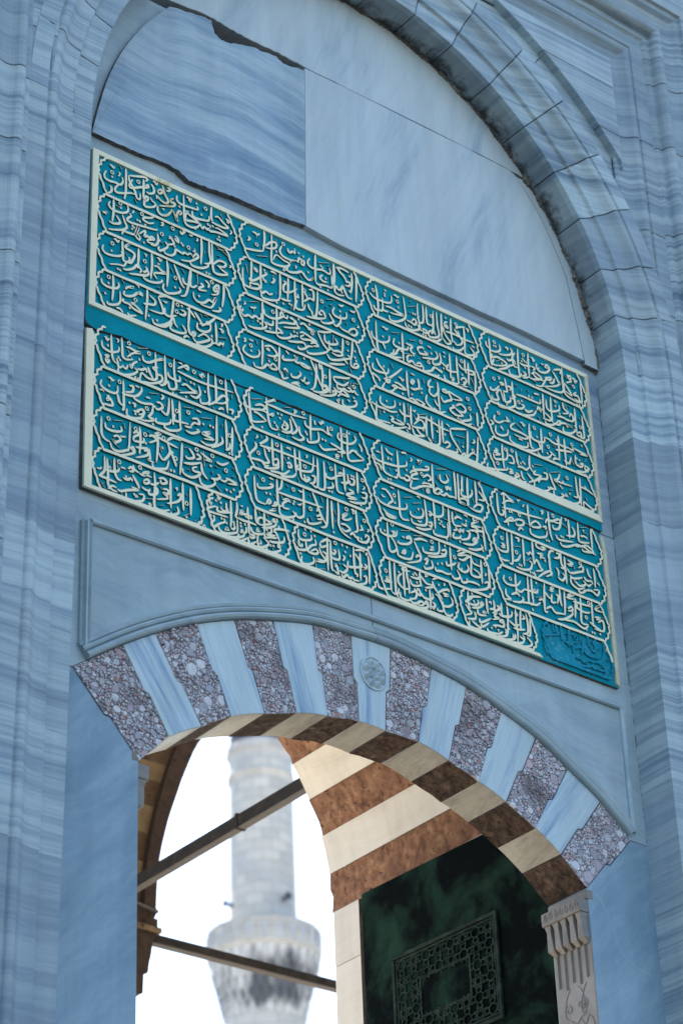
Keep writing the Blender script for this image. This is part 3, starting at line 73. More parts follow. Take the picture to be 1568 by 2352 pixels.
"1175,1701 1176,1741 1195,1752 1236,1740 1252,1726 1249,1707;.1216,1687;o1211,1718;.1250,1686;1160,1773 1166,1782;1176,1753 1178,1787 1194,1784 1194,1772;.1185,1829;1168,1796 1171,1812 1218,1798 1250,1764 1276,1749 1271,1722;.1271,1705;1217,1750 1219,1778 1230,1803 1268,1804 1287,1789 1275,1776 1243,1798;1192,1839 1188,1869 1209,1879 1247,1863 1263,1843 1255,1823;1273,1828 1272,1886;1273,1840 1311,1832 1330,1814 1306,1788 1295,1757;1302,1729 1341,1700 1366,1703;1302,1729 1307,1753 1353,1725;1313,1774 1338,1783 1330,1820 1280,1826;1290,1877 1328,1864;1345,1681 1344,1775 1344,1873;1363,1698 1363,1774 1367,1848 1379,1855;o1392,1701;1427,1696 1435,1696 1431,1707;.1462,1699;1377,1743 1393,1746 1379,1768 1370,1754;1369,1783 1382,1791 1414,1780 1409,1729;.1451,1729;1434,1755 1446,1762 1433,1785;1476,1735 1482,1741 1476,1749;1406,1805 1419,1813;1379,1855 1404,1864 1393,1816 1386,1835;1411,1844 1436,1847 1460,1816 1432,1802;1465,1773 1464,1803 1502,1795 1548,1777 1536,1755;1501,1682 1501,1749 1502,1795 1507,1835;1507,1701 1559,1682 1558,1694;1506,1718 1530,1739 1536,1755;1571,1696 1584,1691 1577,1702 1571,1702;1539,1701 1538,1783 1537,1859;1562,1758 1578,1764 1567,1779 1558,1771;1587,1702 1592,1735 1592,1794 1589,1859;1501,1825 1520,1830 1513,1844;1423,1857 1432,1874 1455,1852 1467,1865 1486,1859 1499,1866 1531,1861;.1479,1876;.1495,1879;.1413,1878;1534,1802 1580,1780;1555,1830 1571,1824 1566,1861 1511,1885",
"o1695,1747;1721,1674 1720,1743 1723,1816 1724,1850;1679,1808 1707,1804 1733,1799;1693,1784 1709,1778 1695,1794 1724,1793;1643,1829 1648,1853 1679,1853 1725,1835;1750,1676 1749,1745 1751,1824 1749,1858 1724,1850;1749,1856 1765,1847 1770,1817;.1761,1863;.1770,1874;1769,1726 1779,1729 1772,1734;1774,1690 1817,1681 1796,1706 1848,1700;1804,1680 1805,1766 1806,1853;1823,1679 1826,1736 1836,1784 1833,1830;1795,1729 1771,1754 1769,1784 1790,1805 1815,1808 1835,1798;1846,1729 1891,1725 1899,1711;.1866,1710;.1877,1698;.1886,1704;1842,1742 1856,1771 1889,1766 1915,1751;.1887,1747;1908,1673 1907,1731 1915,1763;1936,1687 1956,1683 1938,1700;1912,1701 1943,1731 1968,1733;1868,1784 1879,1809 1905,1812 1894,1781 1880,1797;1840,1822 1880,1797 1871,1840 1832,1853;1778,1837 1780,1865 1818,1869 1851,1853;.1940,1772;1912,1798 1924,1817 1963,1816 1983,1797 1978,1776;1934,1762 1988,1738 1962,1730;1963,1758 1966,1814 1962,1873;1984,1699 2025,1674 2031,1683;1983,1705 1994,1736 2018,1763 2043,1789;.2025,1714;2056,1695 2064,1698 2055,1710;2012,1765 2053,1734 2087,1722 2083,1735;1998,1775 2017,1780 2040,1818 2045,1851 2011,1862 2006,1847;2045,1754 2065,1753 2081,1756 2051,1769;1975,1829 1994,1834 1979,1861 1974,1846;1979,1867 2011,1862;2042,1801 2047,1822 2080,1817 2108,1790 2097,1759;1838,1857 1850,1870 1876,1867 1903,1847 1921,1852 1908,1868 1882,1871;1868,1890 1907,1882 1946,1864 1942,1834 1928,1850 1944,1850;2045,1845 2063,1868 2089,1865 2104,1849;2070,1854 2075,1881;.2085,1878",
".2239,1691;2213,1682 2210,1753 2221,1784;2206,1725 2247,1705 2299,1691;2240,1714 2198,1745 2197,1757;.2249,1731;2210,1753 2243,1753 2275,1737 2273,1714;2293,1716 2309,1726 2291,1737 2293,1719;2229,1773 2276,1757 2312,1728;2330,1684 2332,1730 2335,1775;2269,1765 2273,1795 2327,1786;2295,1777 2322,1771 2302,1766;2344,1708 2359,1698 2361,1714;2377,1680 2380,1726 2345,1743;2338,1739 2332,1736;2395,1709 2415,1708 2400,1725;2372,1743 2407,1728 2422,1706;2428,1681 2426,1740 2438,1759;2451,1685 2458,1688;2461,1693 2463,1739;2363,1760 2392,1745 2376,1774 2409,1774 2360,1796;2278,1817 2283,1838 2354,1792;2282,1844 2295,1858 2338,1821;2189,1765 2214,1792 2226,1805 2184,1830;2240,1795 2253,1796 2242,1811;2196,1844 2244,1831 2256,1801;2209,1851 2209,1885 2253,1883 2287,1866;2223,1847 2261,1863 2287,1866;2279,1880 2319,1881;.2285,1889;2405,1746 2431,1755 2487,1737 2497,1705;2465,1686 2466,1744 2461,1804 2473,1817;2520,1679 2518,1768 2524,1812 2519,1872;2471,1766 2510,1782 2539,1767;2510,1712 2531,1711 2515,1734;2555,1674 2546,1759 2549,1798;2565,1706 2578,1719 2556,1732;2588,1687 2596,1743 2591,1797 2555,1814;2613,1708 2611,1767 2603,1810 2576,1807;2357,1832 2392,1820 2433,1813 2429,1779 2408,1792 2434,1795;2322,1855 2333,1874 2394,1866 2423,1845;.2353,1845;.2396,1845;.2377,1831;2439,1823 2451,1836 2436,1846;2386,1880 2442,1862 2459,1822 2455,1788;2485,1837 2497,1844 2483,1855;2419,1887 2475,1872 2503,1854 2506,1830;2554,1820 2566,1840 2545,1840 2540,1831;2487,1882 2543,1870 2565,1846;2581,1823 2613,1848 2597,1870 2555,1884;2495,1799 2536,1797 2578,1783",
"2725,1707 2736,1713;2704,1770 2727,1763 2811,1736;2709,1759 2700,1778;2772,1689 2772,1720 2781,1736;2791,1683 2794,1726 2811,1733;2825,1672 2825,1728 2826,1765;2847,1677 2878,1667;2881,1679 2874,1738 2872,1788;2850,1720 2881,1710;2888,1714 2920,1698 2909,1727;2952,1675 2949,1732;2926,1709 2940,1717 2915,1737;2845,1766 2883,1760 2938,1736;2859,1774 2897,1768 2899,1811;2902,1785 2942,1766 2988,1755;2970,1713 2969,1758 2952,1803;3006,1670 3009,1707 3012,1744;3015,1718 3039,1704;3040,1697 3066,1733 3091,1712;3059,1666 3059,1729 3047,1764;3021,1728 3033,1756 3055,1762;3117,1692 3114,1750 3097,1793 3064,1815 3002,1828;2971,1776 2999,1792 3043,1797;3000,1785 3059,1792 3084,1771;2936,1818 2949,1832 2912,1832;2948,1845 2985,1843 2970,1841;2937,1874 2991,1860 3038,1842;3025,1828 3029,1857 3051,1857;3070,1826 3094,1812 3091,1838;3051,1857 3113,1850 3100,1829;3055,1887 3111,1863;3137,1774 3143,1784;2699,1818 2710,1852 2722,1879;2706,1822 2719,1837"]
# ---------------------------------------------------------------- helpers
def tag(o, label=None, cat=None, group=None, kind=None):
    if label: o['label'] = label
    if cat: o['category'] = cat
    if group: o['group'] = group
    if kind: o['kind'] = kind
    return o
def thing(name, label, cat, loc=(0, 0, 0), group=None):
    o = bpy.data.objects.new(name, None); COL.objects.link(o); o.location = loc; o.empty_display_size = .3
    return tag(o, label, cat, group)
def root_loc(o):
    v = Vector((0, 0, 0))
    while o is not None: v = v + o.location; o = o.parent
    return v
def obj(name, V, F, mats, parent=None, label=None, smooth=False, mi=None, bev=0, seg=2):
    me = bpy.data.meshes.new(name); me.from_pydata([tuple(v) for v in V], [], [tuple(f) for f in F]); me.validate()
    for m in (mats if isinstance(mats, (list, tuple)) else [mats]): me.materials.append(m)
    if mi and len(mi) == len(me.polygons):
        me.polygons.foreach_set('material_index', mi)
    bm = bmesh.new(); bm.from_mesh(me); bmesh.ops.recalc_face_normals(bm, faces=bm.faces); bm.to_mesh(me); bm.free()
    if smooth: me.polygons.foreach_set('use_smooth', [True] * len(me.polygons))
    o = bpy.data.objects.new(name, me); COL.objects.link(o)
    if parent: o.parent = parent; o.location = -root_loc(parent)
    if label: o['label'] = label
    if bev:
        b = o.modifiers.new('bevel', 'BEVEL'); b.width = bev; b.segments = seg; b.limit_method = 'ANGLE'; b.angle_limit = math.radians(35)
    return o
class MB:
    def __init__(s): s.V = []; s.F = []; s.M = []
    def add(s, V, F, m=0):
        k = len(s.V); s.V += [tuple(v) for v in V]; s.F += [tuple(i + k for i in f) for f in F]; s.M += [m] * len(F)
    def box(s, x0, x1, y0, y1, z0, z1, m=0):
        s.add([(x, y, z) for x in (x0, x1) for y in (y0, y1) for z in (z0, z1)], [(0, 1, 3, 2), (4, 6, 7, 5), (0, 4, 5, 1), (2, 3, 7, 6), (0, 2, 6, 4), (1, 5, 7, 3)], m)
    def prism(s, poly, y0, y1, m=0, side=None):
        n = len(poly)
        s.add([(x, y0, z) for x, z in poly] + [(x, y1, z) for x, z in poly], [tuple(range(n)), tuple(range(2 * n - 1, n - 1, -1))], m)
        k = len(s.V) - 2 * n
        for i in range(n):
            j = (i + 1) % n; s.F.append((k + i, k + j, k + n + j, k + n + i)); s.M.append(m if side is None else side)
    def sweep(s, path, prof, m=0, caps=True):
        n = len(prof); V = [(x + nx * q, y, z + nz * q) for x, z, nx, nz in path for q, y in prof]; F = []
        for i in range(len(path) - 1):
            for j in range(n - 1): F.append((i * n + j, i * n + j + 1, (i + 1) * n + j + 1, (i + 1) * n + j))
        if caps: F += [tuple(range(n)), tuple(range(len(V) - 1, len(V) - n - 1, -1))]
        s.add(V, F, m)
    def lathe(s, cx, cy, prof, n=48, m=0, mod=None):
        V = []
        for r, z in prof:
            for i in range(n):
                t = 2 * math.pi * i / n; rr = r * (mod(t, z) if mod else 1); V.append((cx + rr * math.cos(t), cy + rr * math.sin(t), z))
        F = [(i * n + j, i * n + (j + 1) % n, (i + 1) * n + (j + 1) % n, (i + 1) * n + j) for i in range(len(prof) - 1) for j in range(n)]
        F += [tuple(range(n)), tuple(range(len(V) - n, len(V)))]
        s.add(V, F, m)
    def bar(s, p, q, w, h, m=0):
        p, q = Vector(p), Vector(q); d = (q - p).normalized(); u = Vector((0, 0, 1)) if abs(d.z) < .9 else Vector((1, 0, 0))
        a = d.cross(u).normalized() * w / 2; b = a.cross(d).normalized() * h / 2
        s.add([p - a - b, p + a - b, p + a + b, p - a + b, q - a - b, q + a - b, q + a + b, q - a + b], [(0, 1, 2, 3), (7, 6, 5, 4), (0, 4, 5, 1), (1, 5, 6, 2), (2, 6, 7, 3), (3, 7, 4, 0)], m)
    def build(s, name, mats, parent=None, **k): return obj(name, s.V, s.F, mats, parent, mi=s.M if isinstance(mats, (list, tuple)) else None, **k)
def cat_rom(p, n=5, closed=False):
    if len(p) < 3 and not closed: return list(p)
    out = []; N = len(p)
    for i in range(N if closed else N - 1):
        if closed: a, b, c, d = p[i - 1], p[i], p[(i + 1) % N], p[(i + 2) % N]
        else: a, b, c, d = p[max(i - 1, 0)], p[i], p[i + 1], p[min(i + 2, N - 1)]
        for k in range(n):
            t = k / n
            out.append(tuple(.5 * (2 * b[j] + (c[j] - a[j]) * t + (2 * a[j] - 5 * b[j] + 4 * c[j] - d[j]) * t * t + (3 * b[j] - a[j] - 3 * c[j] + d[j]) * t ** 3) for j in range(len(b))))
    if not closed: out.append(tuple(p[-1]))
    return out
def ribbon(mb, pts, w, y0, h, closed=False, taper=True, m=0, bev=.0016, jag=0, side=None, tip=.5, brush=False):
    # a raised band of width w lying on the plane y = y0 and standing h towards the viewer; pts in (x, z)
    n = len(pts)
    if n < 2: return
    V = []; rings = n
    for i in range(n):
        a = pts[i - 1] if (i or closed) else pts[0]; b = pts[(i + 1) % n] if (i < n - 1 or closed) else pts[-1]
        dx, dz = b[0] - a[0], b[1] - a[1]; L = math.hypot(dx, dz) or 1e-6; nx, nz = -dz / L, dx / L
        k = w / 2
        if brush and not closed: q_ = i / (n - 1); k *= .62 + .62 * math.sin(math.pi * min(1, q_ * 1.25 if q_ < .4 else .5 + (q_ - .4) / 1.2)) ** .8
        if taper and not closed and i in (0, n - 1): k *= tip
        if jag: k *= 1 + random.uniform(-jag, jag)
        x, z = pts[i]; kb = max(k - bev, k * .4)
        V += [(x + nx * k, y0, z + nz * k), (x + nx * k, y0 - h + bev * .6, z + nz * k), (x + nx * kb, y0 - h, z + nz * kb), (x - nx * kb, y0 - h, z - nz * kb), (x - nx * k, y0 - h + bev * .6, z - nz * k), (x - nx * k, y0, z - nz * k)]
    F = []
    for i in range(n if closed else n - 1):
        j = (i + 1) % n
        for q in range(5): F.append((i * 6 + q, i * 6 + q + 1, j * 6 + q + 1, j * 6 + q))
    if not closed: F += [tuple(range(6)), tuple(range(n * 6 - 1, n * 6 - 7, -1))]
    k = len(mb.F); mb.add(V, F, m)
    if side is not None:
        for q in range(len(F)):
            if q >= (n if closed else n - 1) * 5 or q % 5 in (0, 4): mb.M[k + q] = side
# ---------------------------------------------------------------- materials
class NT:
    def __init__(s, name):
        s.m = bpy.data.materials.new(name); s.m.use_nodes = True; s.t = s.m.node_tree; s.b = s.t.nodes['Principled BSDF']
        s.tc = s.t.nodes.new('ShaderNodeTexCoord'); s.oi = s.t.nodes.new('ShaderNodeObjectInfo')
    def n(s, ty, ins={}, **at):
        d = s.t.nodes.new('ShaderNode' + ty)
        for k, v in at.items(): setattr(d, k, v)
        for k, v in ins.items():
            if hasattr(v, 'is_output') or isinstance(v, bpy.types.NodeSocket): s.t.links.new(v, d.inputs[k])
            else: d.inputs[k].default_value = v
        return d
    def math(s, op, a, b=0.0, c=0.0): return s.n('Math', {0: a, 1: b, 2: c}, operation=op).outputs[0]
    def mix(s, f, a, b, bt='MIX'):
        d = s.n('Mix', {}, data_type='RGBA', blend_type=bt)
        for k, v in ((0, f), (6, a), (7, b)):
            if isinstance(v, bpy.types.NodeSocket): s.t.links.new(v, d.inputs[k])
            else: d.inputs[k].default_value = v if k == 0 else tuple(v) + (1,) * (4 - len(v))
        return d.outputs[2]
    def ramp(s, f, st, it='LINEAR'):
        d = s.n('ValToRGB', {0: f}); r = d.color_ramp; r.interpolation = it
        while len(r.elements) < len(st): r.elements.new(.5)
        for e_, (p, c) in zip(r.elements, st):
            e_.position = p; c = c if isinstance(c, (tuple, list)) else (c, c, c); e_.color = tuple(c) + (1,)
        return d.outputs[0]
    def coord(s, rot=(0, 0, 0), sc=(1, 1, 1), rnd=0.0):
        v = s.tc.outputs['Object']
        if rnd:
            r = s.n('VectorMath', {0: s.n('CombineXYZ', {0: s.oi.outputs['Random'], 1: s.math('MULTIPLY', s.oi.outputs['Random'], 7.3), 2: s.math('MULTIPLY', s.oi.outputs['Random'], 3.7)}).outputs[0], 3: rnd}, operation='SCALE').outputs[0]
            v = s.n('VectorMath', {0: v, 1: r}, operation='ADD').outputs[0]
        if rot != (0, 0, 0): v = s.n('Mapping', {0: v, 2: rot}).outputs[0]
        if sc != (1, 1, 1): v = s.n('Mapping', {0: v, 3: sc}).outputs[0]
        return v
    def noise(s, v, sc, det=4, rough=.55, dist=0.0): return s.n('TexNoise', {'Vector': v, 'Scale': sc, 'Detail': det, 'Roughness': rough, 'Distortion': dist}).outputs[0]
    def out(s, col, rough=.6, height=None, bs=.3, bd=.01, spec=.35, metal=0.0):
        for k, v in (('Base Color', col), ('Roughness', rough), ('Specular IOR Level', spec), ('Metallic', metal)):
            if isinstance(v, bpy.types.NodeSocket): s.t.links.new(v, s.b.inputs[k])
            else: s.b.inputs[k].default_value = (tuple(v) + (1,)) if isinstance(v, tuple) else v
        if height is not None:
            bp = s.n('Bump', {'Height': height, 'Strength': bs, 'Distance': bd}); s.t.links.new(bp.outputs[0], s.b.inputs['Normal'])
        return s.m
def marble(name, dark, mid, light, rot=(0, 0, 0), sc=(.7, .7, 7), warp=.35, stops=(.3, .46, .6, .72), rnd=5.0, val=.16, grime=.25, white=None, streak=1.0, moss_shade=False, drip=.2):
    if mid[2] > mid[0]: dark, mid, light = [(a_[0] * .98, a_[1] * 1.045, a_[2] * .985) for a_ in (dark, mid, light)]
    T = NT(name); v0 = T.coord(rnd=rnd)
    wv = T.n('TexNoise', {'Vector': v0, 'Scale': 1.1, 'Detail': 3.0}).outputs[1]
    wv = T.n('VectorMath', {0: wv, 1: (.5, .5, .5)}, operation='SUBTRACT').outputs[0]
    wv = T.n('VectorMath', {0: wv, 3: warp}, operation='SCALE').outputs[0]
    v = T.n('VectorMath', {0: v0, 1: wv}, operation='ADD').outputs[0]
    v = T.n('Mapping', {0: v, 2: rot}).outputs[0]; v = T.n('Mapping', {0: v, 3: sc}).outputs[0]
    st = T.noise(v, 1.6, 7, .62); st2 = T.noise(v, 7.5, 5, .68); f = T.math('ADD', T.math('MULTIPLY', st, .66), T.math('MULTIPLY', st2, .34))
    c = T.ramp(f, [(stops[0], dark), (stops[1], mid), (stops[2], light), (stops[3], mid)])
    lum = T.ramp(T.noise(v, 9, 3, .6), [(.55, 0.0), (.72, 1.0)]); c = T.mix(T.math('MULTIPLY', lum, .35 * streak), c, white or tuple(min(.75, x * 1.25) for x in light))
    blot = T.noise(v0, 2.3, 5, .6); c = T.mix(T.ramp(blot, [(.42, 0.0), (.75, grime)]), c, (mid[0] * .85, mid[1] * .78, mid[2] * .66))
    dr = T.noise(T.n('Mapping', {0: v0, 3: (6, 6, .45)}).outputs[0], 1.3, 5, .62); c = T.mix(drip, c, T.ramp(dr, [(.40, .55), (.58, 1.0)]), 'MULTIPLY')
    g = T.noise(T.coord(), 260, 2, .7); c = T.mix(.5, c, T.ramp(g, [(.3, .8), (.7, 1.0)]), 'MULTIPLY')
    sp = T.ramp(T.noise(T.coord(), 70, 3, .65), [(.70, 0.0), (.76, 1.0)]); c = T.mix(T.math('MULTIPLY', sp, .3), c, tuple(min(.8, x * 1.4) for x in light))
    k = T.math('MULTIPLY_ADD', T.oi.outputs['Random'], val * 2, 1 - val); c = T.mix(1.0, c, T.n('CombineColor', {0: k, 1: k, 2: k}).outputs[0], 'MULTIPLY')
    if moss_shade:     # black moss crept out of the joint behind the arch, plus painted reveal shade
        x_ = T.n('SeparateXYZ', {0: T.tc.outputs['Object']}); yy = T.n('MapRange', {0: x_.outputs[1], 1: -.15, 2: .0}).outputs[0]; zz = T.n('MapRange', {0: x_.outputs[2], 1: .05, 2: .5}).outputs[0]
        ns = T.noise(T.n('Mapping', {0: T.tc.outputs['Object'], 3: (1, 1, 1)}).outputs[0], 5.5, 7, .68)
        mk = T.ramp(T.math('ADD', ns, T.math('MULTIPLY', yy, .30)), [(.68, 0.0), (.84, 1.0)]); mk = T.math('MULTIPLY', mk, T.math('MULTIPLY', zz, T.ramp(yy, [(.02, 0.0), (.2, 1.0)])))
        gr = T.math('MULTIPLY', T.math('MULTIPLY', zz, T.ramp(yy, [(.0, 0.0), (.05, 1.0)])), .34)  # grey of the reveal: staining plus down-facing shade put into the colour
        c = T.mix(gr, c, (.13, .135, .13)); c = T.mix(T.math('MULTIPLY', mk, .92), c, (.02, .02, .018))
    h = T.math('ADD', T.math('MULTIPLY', T.noise(T.coord(), 60, 4, .6), .5), T.math('MULTIPLY', T.noise(T.coord(), 9, 3, .5), .9))
    return T.out(c, T.ramp(blot, [(.3, .42), (.7, .62)]), h, .22, .006)
def rough_stone(name, cols, sc=22, rnd=5.0, bd=.02, big=4):
    T = NT(name); v = T.coord(rnd=rnd); n1 = T.noise(v, sc, 8, .68, .3); n2 = T.noise(v, big, 5, .6)
    c = T.ramp(n1, [(.25, cols[0]), (.45, cols[1]), (.6, cols[2]), (.78, cols[3])]); c = T.mix(T.ramp(n2, [(.4, 0.0), (.7, .75)]), c, cols[1], 'MIX')
    vor = T.n('TexVoronoi', {'Vector': v, 'Scale': sc * 1.6, 'Randomness': 1.0}).outputs[0]
    pit = T.ramp(T.noise(v, sc * 1.8, 3, .6), [(.62, 1.0), (.72, .25)]); c = T.mix(1.0, c, pit, 'MULTIPLY')
    return T.out(c, .85, T.math('ADD', T.math('ADD', n1, T.math('MULTIPLY', vor, .5)), T.math('MULTIPLY', pit, .4)), .8, bd, .2)
BAND = marble('banded_grey_marble', (.092, .140, .220), (.25, .32, .40), (.46, .525, .575), (0, .045, 0), (.16, .2, 8), .07, (.30, .44, .57, .72), 0.0, .10, moss_shade=True)
BANDR = marble('banded_grey_marble_offset', (.092, .140, .220), (.25, .32, .40), (.46, .525, .575), (0, .03, 0), (.16, .2, 7), .09, (.30, .44, .57, .72), 6.0, .14, moss_shade=True)
BANDP = marble('faintly_banded_grey_marble', (.135, .195, .28), (.255, .322, .40), (.365, .43, .495), (0, .06, 0), (.2, .25, 6), .10, (.30, .45, .57, .73), 8.0, .09, .2, None, .4, moss_shade=True)
BANDS = marble('sharply_banded_grey_marble', (.08, .132, .215), (.25, .32, .40), (.48, .55, .60), (0, .08, 0), (.14, .2, 9), .10, (.34, .45, .55, .70), 11.0, .10, moss_shade=True)
def stone_mat(): return random.choice([BAND, BANDR, BANDR, BANDP, BANDP, BANDS])
SLABD = marble('streaked_blue_marble', (.16, .245, .37), (.265, .35, .46), (.45, .525, .60), (0, .04, 0), (.26, .3, 2.9), .28, (.36, .46, .58, .78), 3.0, .03, .1)
SLABL = marble('pale_marble_slab', (.33, .405, .50), (.50, .56, .62), (.57, .61, .655), (0, 1.2, 0), (.35, .35, 2.6), .3, (.33, .45, .56, .76), 3.0, .04, .1, None, .5)
PLAIN = marble('plain_grey_marble', (.24, .31, .385), (.35, .425, .49), (.435, .505, .56), (0, -.1, 0), (.7, .7, 3), .5, (.28, .45, .6, .75), 3.0, .05, .35, None, .4)
JAMBM = marble('blue_grey_jamb_marble', (.14, .225, .32), (.21, .30, .40), (.29, .38, .475), (0, .75, 0), (.6, .6, 2.5), .5, (.28, .45, .6, .75), 3.0, .05, .12, None, .3)
SOFFM = marble('worn_bounce_toned_soffit_marble', (.19, .18, .155), (.37, .34, .285), (.50, .47, .39), (0, 0, .3), (7, 1.2, 7), .25, (.30, .44, .58, .75), 9.0, .16, .6)  # soffit faces: wear and patina, with warm bounce light put into the colour
CREAM = marble('cream_marble', (.56, .50, .42), (.68, .61, .50), (.74, .67, .56), (0, .35, 0), (3, .5, 6), .25, (.26, .42, .6, .8), 9.0, .05, .2, (.78, .72, .62), .5)
CARVED = marble('weathered_carved_marble', (.15, .135, .12), (.24, .215, .19), (.32, .29, .26), (0, 0, 0), (1.5, 1.5, 1.5), .5, (.3, .45, .6, .75), 5.0, .05, .5)
BROWN = rough_stone('red_brown_rough_stone', [(.05, .025, .016), (.22, .105, .058), (.36, .19, .105), (.50, .34, .22)], 13, 5.0, .03, 5)
SOFFB = rough_stone('sooty_bounce_toned_conglomerate', [(.012, .008, .006), (.06, .038, .026), (.15, .095, .065), (.30, .21, .16)], 17, 5.0, .05, 7)  # soffit faces: sooty patina, with shade and warm bounce painted into the brown
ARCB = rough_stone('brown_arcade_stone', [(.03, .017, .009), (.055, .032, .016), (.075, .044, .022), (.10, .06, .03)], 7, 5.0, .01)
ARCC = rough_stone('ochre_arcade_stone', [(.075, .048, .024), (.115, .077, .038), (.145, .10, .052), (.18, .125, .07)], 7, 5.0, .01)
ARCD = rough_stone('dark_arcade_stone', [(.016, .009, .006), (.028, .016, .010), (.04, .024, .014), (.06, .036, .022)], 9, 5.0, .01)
def m_pebble():
    T = NT('broken_breccia_pebbles'); g = T.n('NewGeometry').outputs['Random Per Island']
    c = T.ramp(g, [(0, (.40, .39, .42)), (.16, (.56, .56, .58)), (.32, (.47, .40, .43)), (.46, (.66, .65, .66)), (.62, (.54, .42, .43)), (.72, (.42, .42, .47)), (.82, (.70, .69, .69)), (.94, (.45, .26, .24)), (.97, (.5, .46, .48))], 'CONSTANT')
    n = T.noise(T.coord(), 45, 5, .65); c = T.mix(.6, c, T.ramp(n, [(.3, .6), (.65, 1.0)]), 'MULTIPLY')
    big = T.noise(T.coord(rnd=4.0), 3.2, 4, .6); c = T.mix(T.ramp(big, [(.50, 0.0), (.68, .72)]), c, (.13, .095, .085), 'MIX')
    return T.out(c, .8, n, .6, .006, .25)
PEB = m_pebble()
MATRIX = rough_stone('dark_breccia_matrix', [(.11, .08, .08), (.22, .175, .18), (.34, .30, .31), (.46, .43, .44)], 40, 4.0, .012)
def flat_paint(name, col, col2, rough=.5, sc=6, chips=0.0, chipc=(.3, .32, .3), spec=.4):
    T = NT(name); v = T.coord(); n = T.noise(v, sc, 5, .6); c = T.mix(T.ramp(n, [(.35, 0.0), (.7, 1.0)]), col, col2)
    n2 = T.noise(v, 38, 5, .65)
    if chips: c = T.mix(T.ramp(n2, [(.68 - chips * .1, 0.0), (.74 - chips * .1, 1.0)]), c, chipc)
    if name == 'ivory_paint':      # rust that has dripped over the first rows
        x_ = T.n('SeparateXYZ', {0: v}); bx_ = T.math('SUBTRACT', 1.0, T.n('MapRange', {0: T.math('ABSOLUTE', T.math('ADD', x_.outputs[0], T.math('MULTIPLY_ADD', x_.outputs[2], .30, -.40))), 1: .02, 2: .09}).outputs[0])
        bz_ = T.n('MapRange', {0: x_.outputs[2], 1: -.40, 2: -.20}).outputs[0]; rm = T.math('MULTIPLY', T.math('MULTIPLY', bx_, bz_), T.ramp(T.noise(v, 26, 4, .6), [(.40, 0.0), (.62, 1.0)]))
        c = T.mix(T.math('MULTIPLY', rm, .8), c, (.55, .40, .12))
    f = T.noise(v, 150, 3, .6); c = T.mix(.5, c, T.ramp(f, [(.3, .86), (.7, 1.0)]), 'MULTIPLY')
    return T.out(c, rough, T.math('ADD', n2, T.math('MULTIPLY', f, .4)), .25, .004, spec)
TEAL = flat_paint('turquoise_paint', (.0, .225, .285), (.0, .30, .36), .6, 4, .3, (.0, .155, .20), spec=.06)
TEALD = flat_paint('shadow_turquoise_paint', (.0, .11, .14), (.0, .14, .17), .7, 5, spec=.1)  # ground paint up the relief sides, darkened to paint in their shadow edges
FADED = flat_paint('faded_turquoise_paint', (.0, .20, .27), (.02, .30, .40), .6, 7, 1.0, (.13, .36, .46), spec=.08)
IVORY = flat_paint('ivory_paint', (.91, .85, .60), (.83, .77, .53), .55, 9, .15, (.62, .55, .36))
IVORYD = flat_paint('weathered_ivory_paint', (.70, .66, .48), (.56, .50, .34), .6, 22, .5, (.42, .34, .2))
DARKJ = rough_stone('dark_joint_dirt', [(.008, .008, .009), (.02, .02, .02), (.05, .045, .04), (.11, .10, .085)], 30, 3.0, .02)
GRIME = rough_stone('grimy_slab_edge', [(.03, .03, .03), (.12, .115, .105), (.24, .23, .21), (.36, .36, .35)], 9, 3.0, .02)
MORT = rough_stone('grimy_mortar', [(.02, .02, .02), (.10, .09, .07), (.24, .23, .21), (.40, .41, .42)], 14, 3.0, .02)
IRON = rough_stone('rusty_tie_iron', [(.007, .006, .005), (.015, .012, .009), (.024, .019, .014), (.04, .03, .023)], 12, 3.0, .004)
LEDGE = flat_paint('pale_beam_underside', (.065, .055, .046), (.045, .038, .032), .7, 8)
def m_bronze():
    T = NT('patinated_bronze'); v = T.coord(); n = T.noise(v, 3.1, 6, .62, .4); n2 = T.noise(v, 24, 6, .7)
    c = T.mix(T.ramp(n, [(.46, 0.0), (.68, 1.0)]), (.002, .0035, .003), (.016, .046, .030)); c = T.mix(T.ramp(n2, [(.62, 0.0), (.78, .7)]), c, (.02, .065, .05))
    return T.out(c, T.ramp(n2, [(.3, .55), (.7, .75)]), n2, .3, .004, .02, .0)
BRONZE = m_bronze()
def m_bronzeL():
    T = NT('worn_bronze_relief'); v = T.coord(); n = T.noise(v, 16, 5, .65)
    c = T.ramp(n, [(.3, (.006, .012, .009)), (.5, (.018, .03, .022)), (.7, (.04, .055, .042))]); return T.out(c, .6, n, .3, .004, .05, .0)
BRONZEL = m_bronzeL()
def m_minaret():
    T = NT('minaret_limestone'); v = T.coord()
    b = T.n('TexBrick', {'Vector': T.n('CombineXYZ', {0: T.math('MULTIPLY', T.math('ARCTAN2', T.math('SUBTRACT', T.n('SeparateXYZ', {0: v}).outputs[1], 60.0), T.math('SUBTRACT', T.n('SeparateXYZ', {0: v}).outputs[0], 46.66)), 1.45), 1: T.n('SeparateXYZ', {0: v}).outputs[2]}).outputs[0], 'Color1': (.66, .62, .55, 1), 'Color2': (.47, .45, .41, 1), 'Mortar': (.38, .37, .35, 1), 'Scale': 1.0, 'Mortar Size': .02, 'Brick Width': .8, 'Row Height': .42}).outputs[0]
    n = T.noise(v, .55, 6, .65); c = T.mix(T.ramp(n, [(.42, 0.0), (.72, .6)]), b, (.37, .385, .41)); c = T.mix(T.ramp(T.noise(v, 2.2, 5, .7), [(.5, 0.0), (.8, .5)]), c, (.70, .69, .67))
    return T.out(c, .8, n, .3, .05, .2)
MINA = m_minaret()
